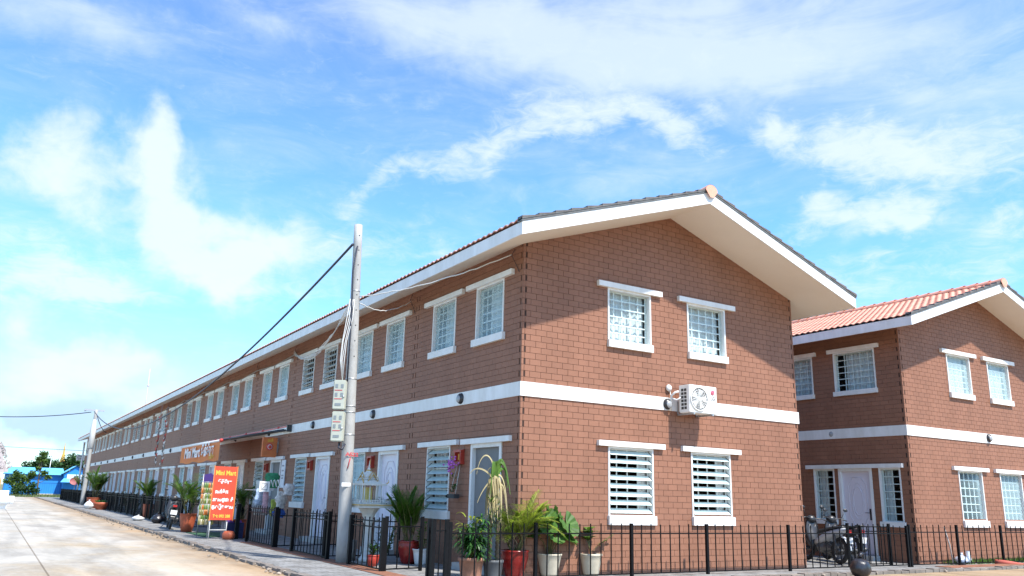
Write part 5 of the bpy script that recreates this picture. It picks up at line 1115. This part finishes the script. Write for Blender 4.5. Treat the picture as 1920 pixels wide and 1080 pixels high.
bagshape('litter_bag', 'pale crumpled bag beside the far palm pot', 'litter', (-2.55, 42.6, .05), (.6, .5), mat('white_bag'), 66, .8) if False else bagshape('litter_bag', 'pale crumpled bag beside the far palm pot', 'litter', (-2.6, 43, .05), (.6, .45), MATS['white_bag'], 66, .8)
random.seed(17); mb = MB()
for i in range(500):
    if random.random() < .7: x, y = random.gauss(-3.25, .22), random.uniform(-1, 40)
    else: x, y = random.uniform(-3, 16), random.gauss(-1.05, .12)
    s = random.uniform(.012, .05); mb.blob((x, y, .02+s*.2), (s, s*.8, s*.5), 5, 3, .2, False)
tag(mb.build('rubble', mat('rubble_stone', (.30, .25, .20), .9, island=.4)), 'scattered small stones and mortar crumbs along the kerb', 'rubble', kind='stuff')
mb = MB()
for (x, y, w, d, h) in ((-2.05, 3.0, .12, .25, .06), (-1.6, 3.75, .14, .2, .08), (-1.5, 4.0, .16, .16, .38)): mb.box(x-w, x+w, y-d, y+d, .05, .05+h)
mb2 = MB(); mb2.lathe([(0,0),(.15,0),(.17,.38),(.14,.38),(.13,.05)], n=16); tag(mb2.build('cement_bucket', mat('cement_grey', (.28, .25, .22), .9, var=.2), None, (-1.45, 4.05, Z0)), 'brownish cement bucket behind the leaning pole', 'bucket')

# ------------------------------------------------------------------ white car at the left edge (mirror in view)
CARW = mat('car_white', (.80, .80, .80), .18)
t = thing('parked_car', 'white car at the left picture edge, only its door mirror in view', 'car', (-8.69, -2.3, 0))
def loft(mb, secs):
    n = len(secs[0]); vs = [p for s_ in secs for p in s_]; mb.add(vs, [(i*n+k, i*n+(k+1) % n, (i+1)*n+(k+1) % n, (i+1)*n+k) for i in range(len(secs)-1) for k in range(n)]+[tuple(range(n))[::-1], tuple((len(secs)-1)*n+k for k in range(n))])
mb = MB(); mb.sm = True
def sec(y, w, z0, z1, rr=.12): return [(-w, y, z0+.1), (-w+.06, y, z0), (w-.06, y, z0), (w, y, z0+.1), (w+.02, y, (z0+z1)/2), (w-.02, y, z1-rr), (w-rr, y, z1), (-w+rr, y, z1), (-w+.02, y, z1-rr), (-w-.02, y, (z0+z1)/2)]
loft(mb, [sec(-2.25, .62, .35, .70), sec(-2.05, .76, .25, .82), sec(-1.2, .80, .22, .93), sec(0, .80, .22, .97), sec(1.2, .80, .22, .96), sec(1.9, .74, .27, .90), sec(2.1, .62, .36, .75)]); mb.build('body', CARW, t)
mb = MB(); mb.sm = True; loft(mb, [[(-.70, -1.25, .92), (.70, -1.25, .92), (.68, -1.2, .95), (-.68, -1.2, .95)], [(-.70, -.55, .94), (.70, -.55, .94), (.55, -.45, 1.42), (-.55, -.45, 1.42)], [(-.70, .9, .94), (.70, .9, .94), (.55, .75, 1.44), (-.55, .75, 1.44)], [(-.70, 1.7, .92), (.70, 1.7, .92), (.66, 1.6, .98), (-.66, 1.6, .98)]]); mb.build('cabin_glass', mat('car_glass', (.02, .025, .03), .05), t)
mb = MB(); mb.box(-.54, .54, -.5, .85, 1.425, 1.465); mb.build('roof', CARW, t)
for x in (-.72, .72):
    for y in (-1.4, 1.3):
        mb = MB(); mb.lathe([(.2, -.1), (.30, -.11), (.33, -.08), (.33, .08), (.30, .11), (.2, .1)], (x, y, .33), 24, 'x'); w = mb.build('wheel', RUBBER, t)
        mb = MB(); mb.lathe([(0, -.09), (.2, -.10), (.2, .10), (0, .09)], (x, y, .33), 18, 'x'); mb.build('rim', STEEL, w)
def bevbox(name, size, M, parent, loc, bev, rz=0):
    bm = bmesh.new(); bmesh.ops.create_cube(bm, size=1); bmesh.ops.scale(bm, vec=size, verts=bm.verts); bmesh.ops.bevel(bm, geom=bm.edges[:], offset=bev, segments=4, affect='EDGES')
    me = bpy.data.meshes.new(name); bm.to_mesh(me); bm.free(); me.materials.append(M)
    for p in me.polygons: p.use_smooth = True
    return place(name, me, parent, loc, rz)
for s in (-1, 1):
    mr_ = bevbox('door_mirror', (.26, .12, .175), CARW, t, (s*.99, -.62, 1.20), .05); mb = MB(); mb.box(-.13, -.02, -.02, .02, -.22, -.06) if s > 0 else mb.box(.02, .13, -.02, .02, -.22, -.06); mb.build('mirror_foot', BLACKPL, mr_)

# ------------------------------------------------------------------ far end of the street
mb = MB(); 
t = thing('blue_building', 'long low bright blue building with pale blue metal roof beyond the street end', 'building', (-6.1, 112, 0))
mb = MB(); mb.box(0, 7.4, 0, 8, -.03, 2.72); mb.build('wall', BLUE1, t)
mb = MB(); mb.add([(-.3, -.5, 2.62), (6.6, -.5, 2.62), (6.6, 4, 3.55), (-.3+.8, 4, 3.55), (-.3, 8.5, 2.62), (6.6, 8.5, 2.62)], [(0, 1, 2, 3), (3, 2, 5, 4), (0, 3, 4), (1, 5, 2)]); mb.build('roof', BLUE2, t)
mb = MB(); mb.box(0, 7.4, -.012, 0, 1.52, 1.62); mb.box(6.3, 6.5, -.012, 0, 0, 1.5)
for i in range(28): mb.box(.1+i*.26, .13+i*.26, -.01, 0, 0, 1.5)
mb.build('cladding_seam', mat('blue_seam', (.015, .15, .42), .5), t)
mb = MB(); mb.box(3.6, 7.4, -.25, -.0, -.03, .22); mb.build('plinth', mat('plinth_cement', (.5, .46, .38), .9, var=.3), t)
t = thing('gabled_house', 'blue and white gabled house beside the blue building, nearest the terrace end', 'house', (.35, 109, 0))
mb = MB(); mb.box(0, 3.2, .5, 6, -.03, 2.75); mb.add([(0, .5, 2.75), (3.2, .5, 2.75), (1.25, .5, 3.70), (0, .6, 2.75), (3.2, .6, 2.75), (1.25, .6, 3.70)], [(0, 1, 2), (5, 4, 3)]); mb.build('wall', BLUE1, t)
mb = MB(); mb.box(.3, 3.3, .38, .5, 1.75, 2.72); mb.build('white_panel', mat('pale_blue_wall', (.62, .68, .76), .6), t)
mb = MB(); mb.quad((-.25, .2, 2.78), (1.25, .2, 3.85), (1.25, 6.2, 3.85), (-.25, 6.2, 2.78)); mb.quad((1.25, .2, 3.85), (3.5, .2, 2.75), (3.5, 6.2, 2.75), (1.25, 6.2, 3.85)); mb.quad((-.45, -.9, 1.72), (1.9, -.9, 1.72), (1.9, .4, 2.2), (-.05, .4, 2.2)); mb.build('roof', BLUE2, t)
mb = MB(); mb.box(1.1, 1.75, .36, .38, 2.28, 2.58); mb.build('window', mat('far_window', (.10, .12, .13), .4), t)
def tree(name, loc, label, h, clumps, seed, M, trunk=.09, leaf=.22, n=260, lean=0, group=None):
    random.seed(seed); t = thing(name, label, 'tree', loc, 0, group); sb = MB(); lf = MB(); top = Vector((lean, 0, h*.75))
    sb.tube([(0, 0, -.05), (lean*.3, 0, h*.3), (lean*.7, 0, h*.55), top], [trunk, trunk*.8, trunk*.6, trunk*.35], 8)
    for (x, y, z, r) in clumps:
        c = Vector((x, y, z)); sb.tube([Vector((lean*.5, 0, min(z*.7, h*.5))), c*.6+Vector((0, 0, z*.2)), c], [trunk*.4, trunk*.25, trunk*.1], 5)
        for i in range(int(n*r*r*2)+30):
            v = Vector((random.gauss(0, 1), random.gauss(0, 1), random.gauss(0, .8))).normalized()*r*(random.random()**.4)*random.uniform(.7, 1.15); p = c+v
            a = Vector((random.uniform(-1, 1), random.uniform(-1, 1), random.uniform(-.6, .6))).normalized(); b = a.cross(Vector((random.uniform(-1, 1), random.uniform(-1, 1), 1))).normalized(); s = leaf*random.uniform(.5, 1.2)
            lf.add([p-a*s, p-b*s*.45, p+a*s, p+b*s*.45], [(0, 1, 2, 3)])
    sb.build('trunk', BARK, t); lf.build('crown', M, t); return t
TL1 = mat('tree_leaf_dark', (.035, .085, .018), .55, trans=.2, island=.45); TL2 = mat('tree_leaf_bright', (.10, .17, .03), .55, trans=.25, island=.45)
tree('slender_tree', (-2.75, 103, 0), 'slender pale-green tree with tall bare trunk in front of the blue building', 5.6, [(.1, 0, 4.9, .55), (-.3, 0, 4.3, .45), (.3, 0, 4.2, .4), (.5, 0, 2.7, .5), (-.7, 0, 2.5, .55), (.9, 0, 2.2, .4), (-.2, 0, 3.2, .35)], 1, TL2, .11, .2, 260)
tree('bushy_tree', (-4.9, 103, 0), 'low spreading bushy tree left of the slender tree', 2.8, [(0, 0, 2.2, .7), (-.8, 0, 1.7, .7), (.8, 0, 1.8, .6), (.1, 0, 1.2, .8), (1.3, 0, 2.4, .45), (-.3, 0, 2.6, .4)], 2, TL2, .14, .2, 260)
tree('bushy_shrub', (-3.7, 101, 0), 'dense dark shrub at the foot of the slender tree', 1.4, [(0, 0, .8, .75), (.7, 0, .6, .6), (-.8, 0, .7, .7), (-1.4, 0, .5, .5), (.3, 0, 1.2, .5)], 3, TL1, .1, .16, 340)
for k, (x, y, s, lab) in enumerate(((-1.5, 128, 1.0, 'round dark tree rising behind the left half of the blue building'), (2.6, 131, 1.1, 'round dark tree rising behind the right half of the blue building'), (6.3, 133, .9, 'round dark tree half hidden by the terrace end'), (-10.5, 122, 1.0, 'dark tree at the left picture edge behind the carved pillar'))):
    tree('round_tree', (x, y, 0), lab, 5*s, [(0, 0, 4.1*s, 1.5*s), (-1.6*s, 0, 3.6*s, 1.2*s), (1.6*s, 0, 3.7*s, 1.2*s), (.3, .8, 4.5*s, 1.0*s), (-2.4*s, 0, 2.8*s, 1.0*s), (2.5*s, 0, 2.9*s, 1.0*s), (0, 0, 2.6*s, 1.5*s)], 10+k, TL1, .25, .26, 210)
def spire(loc, s, label):
    t = thing('temple_spire', label, 'temple spire', loc); mb = MB(); mb.lathe([(1.1,0),(1.1,2.6),(.9,2.8),(.95,2.9),(.7,3.6),(.72,3.7),(.5,4.5),(.53,4.6),(.3,5.4),(.32,5.5),(.16,6.2),(.10,7),(.02,8.0)], n=8, smooth=False); o = mb.build('tower', GOLD, t); t.scale = (s, s, s)
    mb = MB(); mb.add([(-.5, -1.12, 3.2), (.5, -1.12, 3.2), (0, -1.0, 5.2)], [(0, 1, 2)]); mb.build('gable_panel', mat('temple_red', (.3, .05, .02), .6), t)
    return t
spire((3.05, 160, .5), 1.05, 'tall golden temple spire rising above the trees')
spire((-6.7, 158, .2), .66, 'small golden temple spire above the left end of the blue roof')
t = thing('flood_light', 'small white floodlight head on a mast behind the blue building', 'mast light', (-.9, 120, 0)); mb = MB(); mb.tube([(0, 0, 0), (0, 0, 5.4)], .05, 6); mb.build('mast', STEEL, t); mb = MB(); mb.box(-.35, .35, -.15, .15, 5.3, 5.75); mb.box(.3, .45, -.15, .15, 5.5, 6.0); mb.build('lamp_head', WHITE, t)
# carved shrine on a pillar at the left edge
t = thing('carved_gate_pillar', 'grey carved stone finial on a square pillar at the left picture edge', 'carved pillar', (-7.25, 92, 0), 0)
ST = mat('carved_stone', (.42, .37, .36), .85, var=.25, vscale=5, bump=.5, bscale=8)
mb = MB(); mb.box(-.35, .30, -.3, .3, -.03, 2.55); mb.box(-.42, .37, -.36, .36, -.02, .5); mb.build('pillar', ST, t)
mb = MB(); mb.box(-1.5, 1.0, -.6, .6, 2.55, 2.85); mb.build('capital', ST, t)
mb = MB(); random.seed(6)
for k in range(150):
    f_ = random.random(); hw = 1.35*(1-f_)**.8+.05; x = -.3+random.choice((-1, 1))*hw*random.uniform(.2, 1.0); z = 2.85+f_*2.75
    p = Vector((x, random.uniform(-.4, .4)*(1-f_), z)); s = random.uniform(.10, .22); sg = 1 if x > -.3 else -1
    mb.tube([p, p+Vector((sg*s*.9, 0, s*.2)), p+Vector((sg*s*1.2, 0, s*.9)), p+Vector((sg*s*.8, 0, s*1.4))], [s*.5, s*.42, s*.3, s*.1], 6)
mb.add([(-1.5, -.3, 2.85), (.9, -.3, 2.85), (-.3, -.1, 5.6), (-1.5, .3, 2.85), (.9, .3, 2.85), (-.3, .1, 5.6)], [(0, 1, 2), (5, 4, 3), (0, 2, 5, 3), (1, 4, 5, 2)]); mb.build('carving', ST, t)
t = thing('satellite_dish', 'faded red satellite dish on a stand by the far end of the fence', 'satellite dish', (-1.85, 64.3, Z0), rad(-12))
mb = MB(); mb.sm = True; n = 20; vs = []
for i in range(6):
    rr = .36*i/5
    for k in range(n): a = 2*PI*k/n; vs.append((rr*math.cos(a)*1.15, .1*(1-(rr/.36)**2), 1.66+rr*math.sin(a)*.85))
mb.add(vs, [(i*n+k, i*n+(k+1) % n, (i+1)*n+(k+1) % n, (i+1)*n+k) for i in range(5) for k in range(n)]); mb.build('reflector', mat('faded_red', (.42, .14, .14), .7, var=.15, vscale=3), t)
mb = MB(); mb.tube([(0, .2, 0), (0, .2, 1.6)], .03, 6); mb.tube([(0, .15, 1.2), (0, -.5, 1.55)], .015, 5); mb.build('stand', STEEL, t)
tag(MB().tube([(3.7, 72, 7.3), (3.7, 72.3, 12.4)], .03, 5).tube([(3.7, 72.2, 10.9), (3.75, 72.2, 10.7)], .09, 5).build('roof_antenna', mat('antenna_pale', (.55, .55, .58), .5)), 'thin upright antenna on the roof ridge of the long terrace', 'antenna')
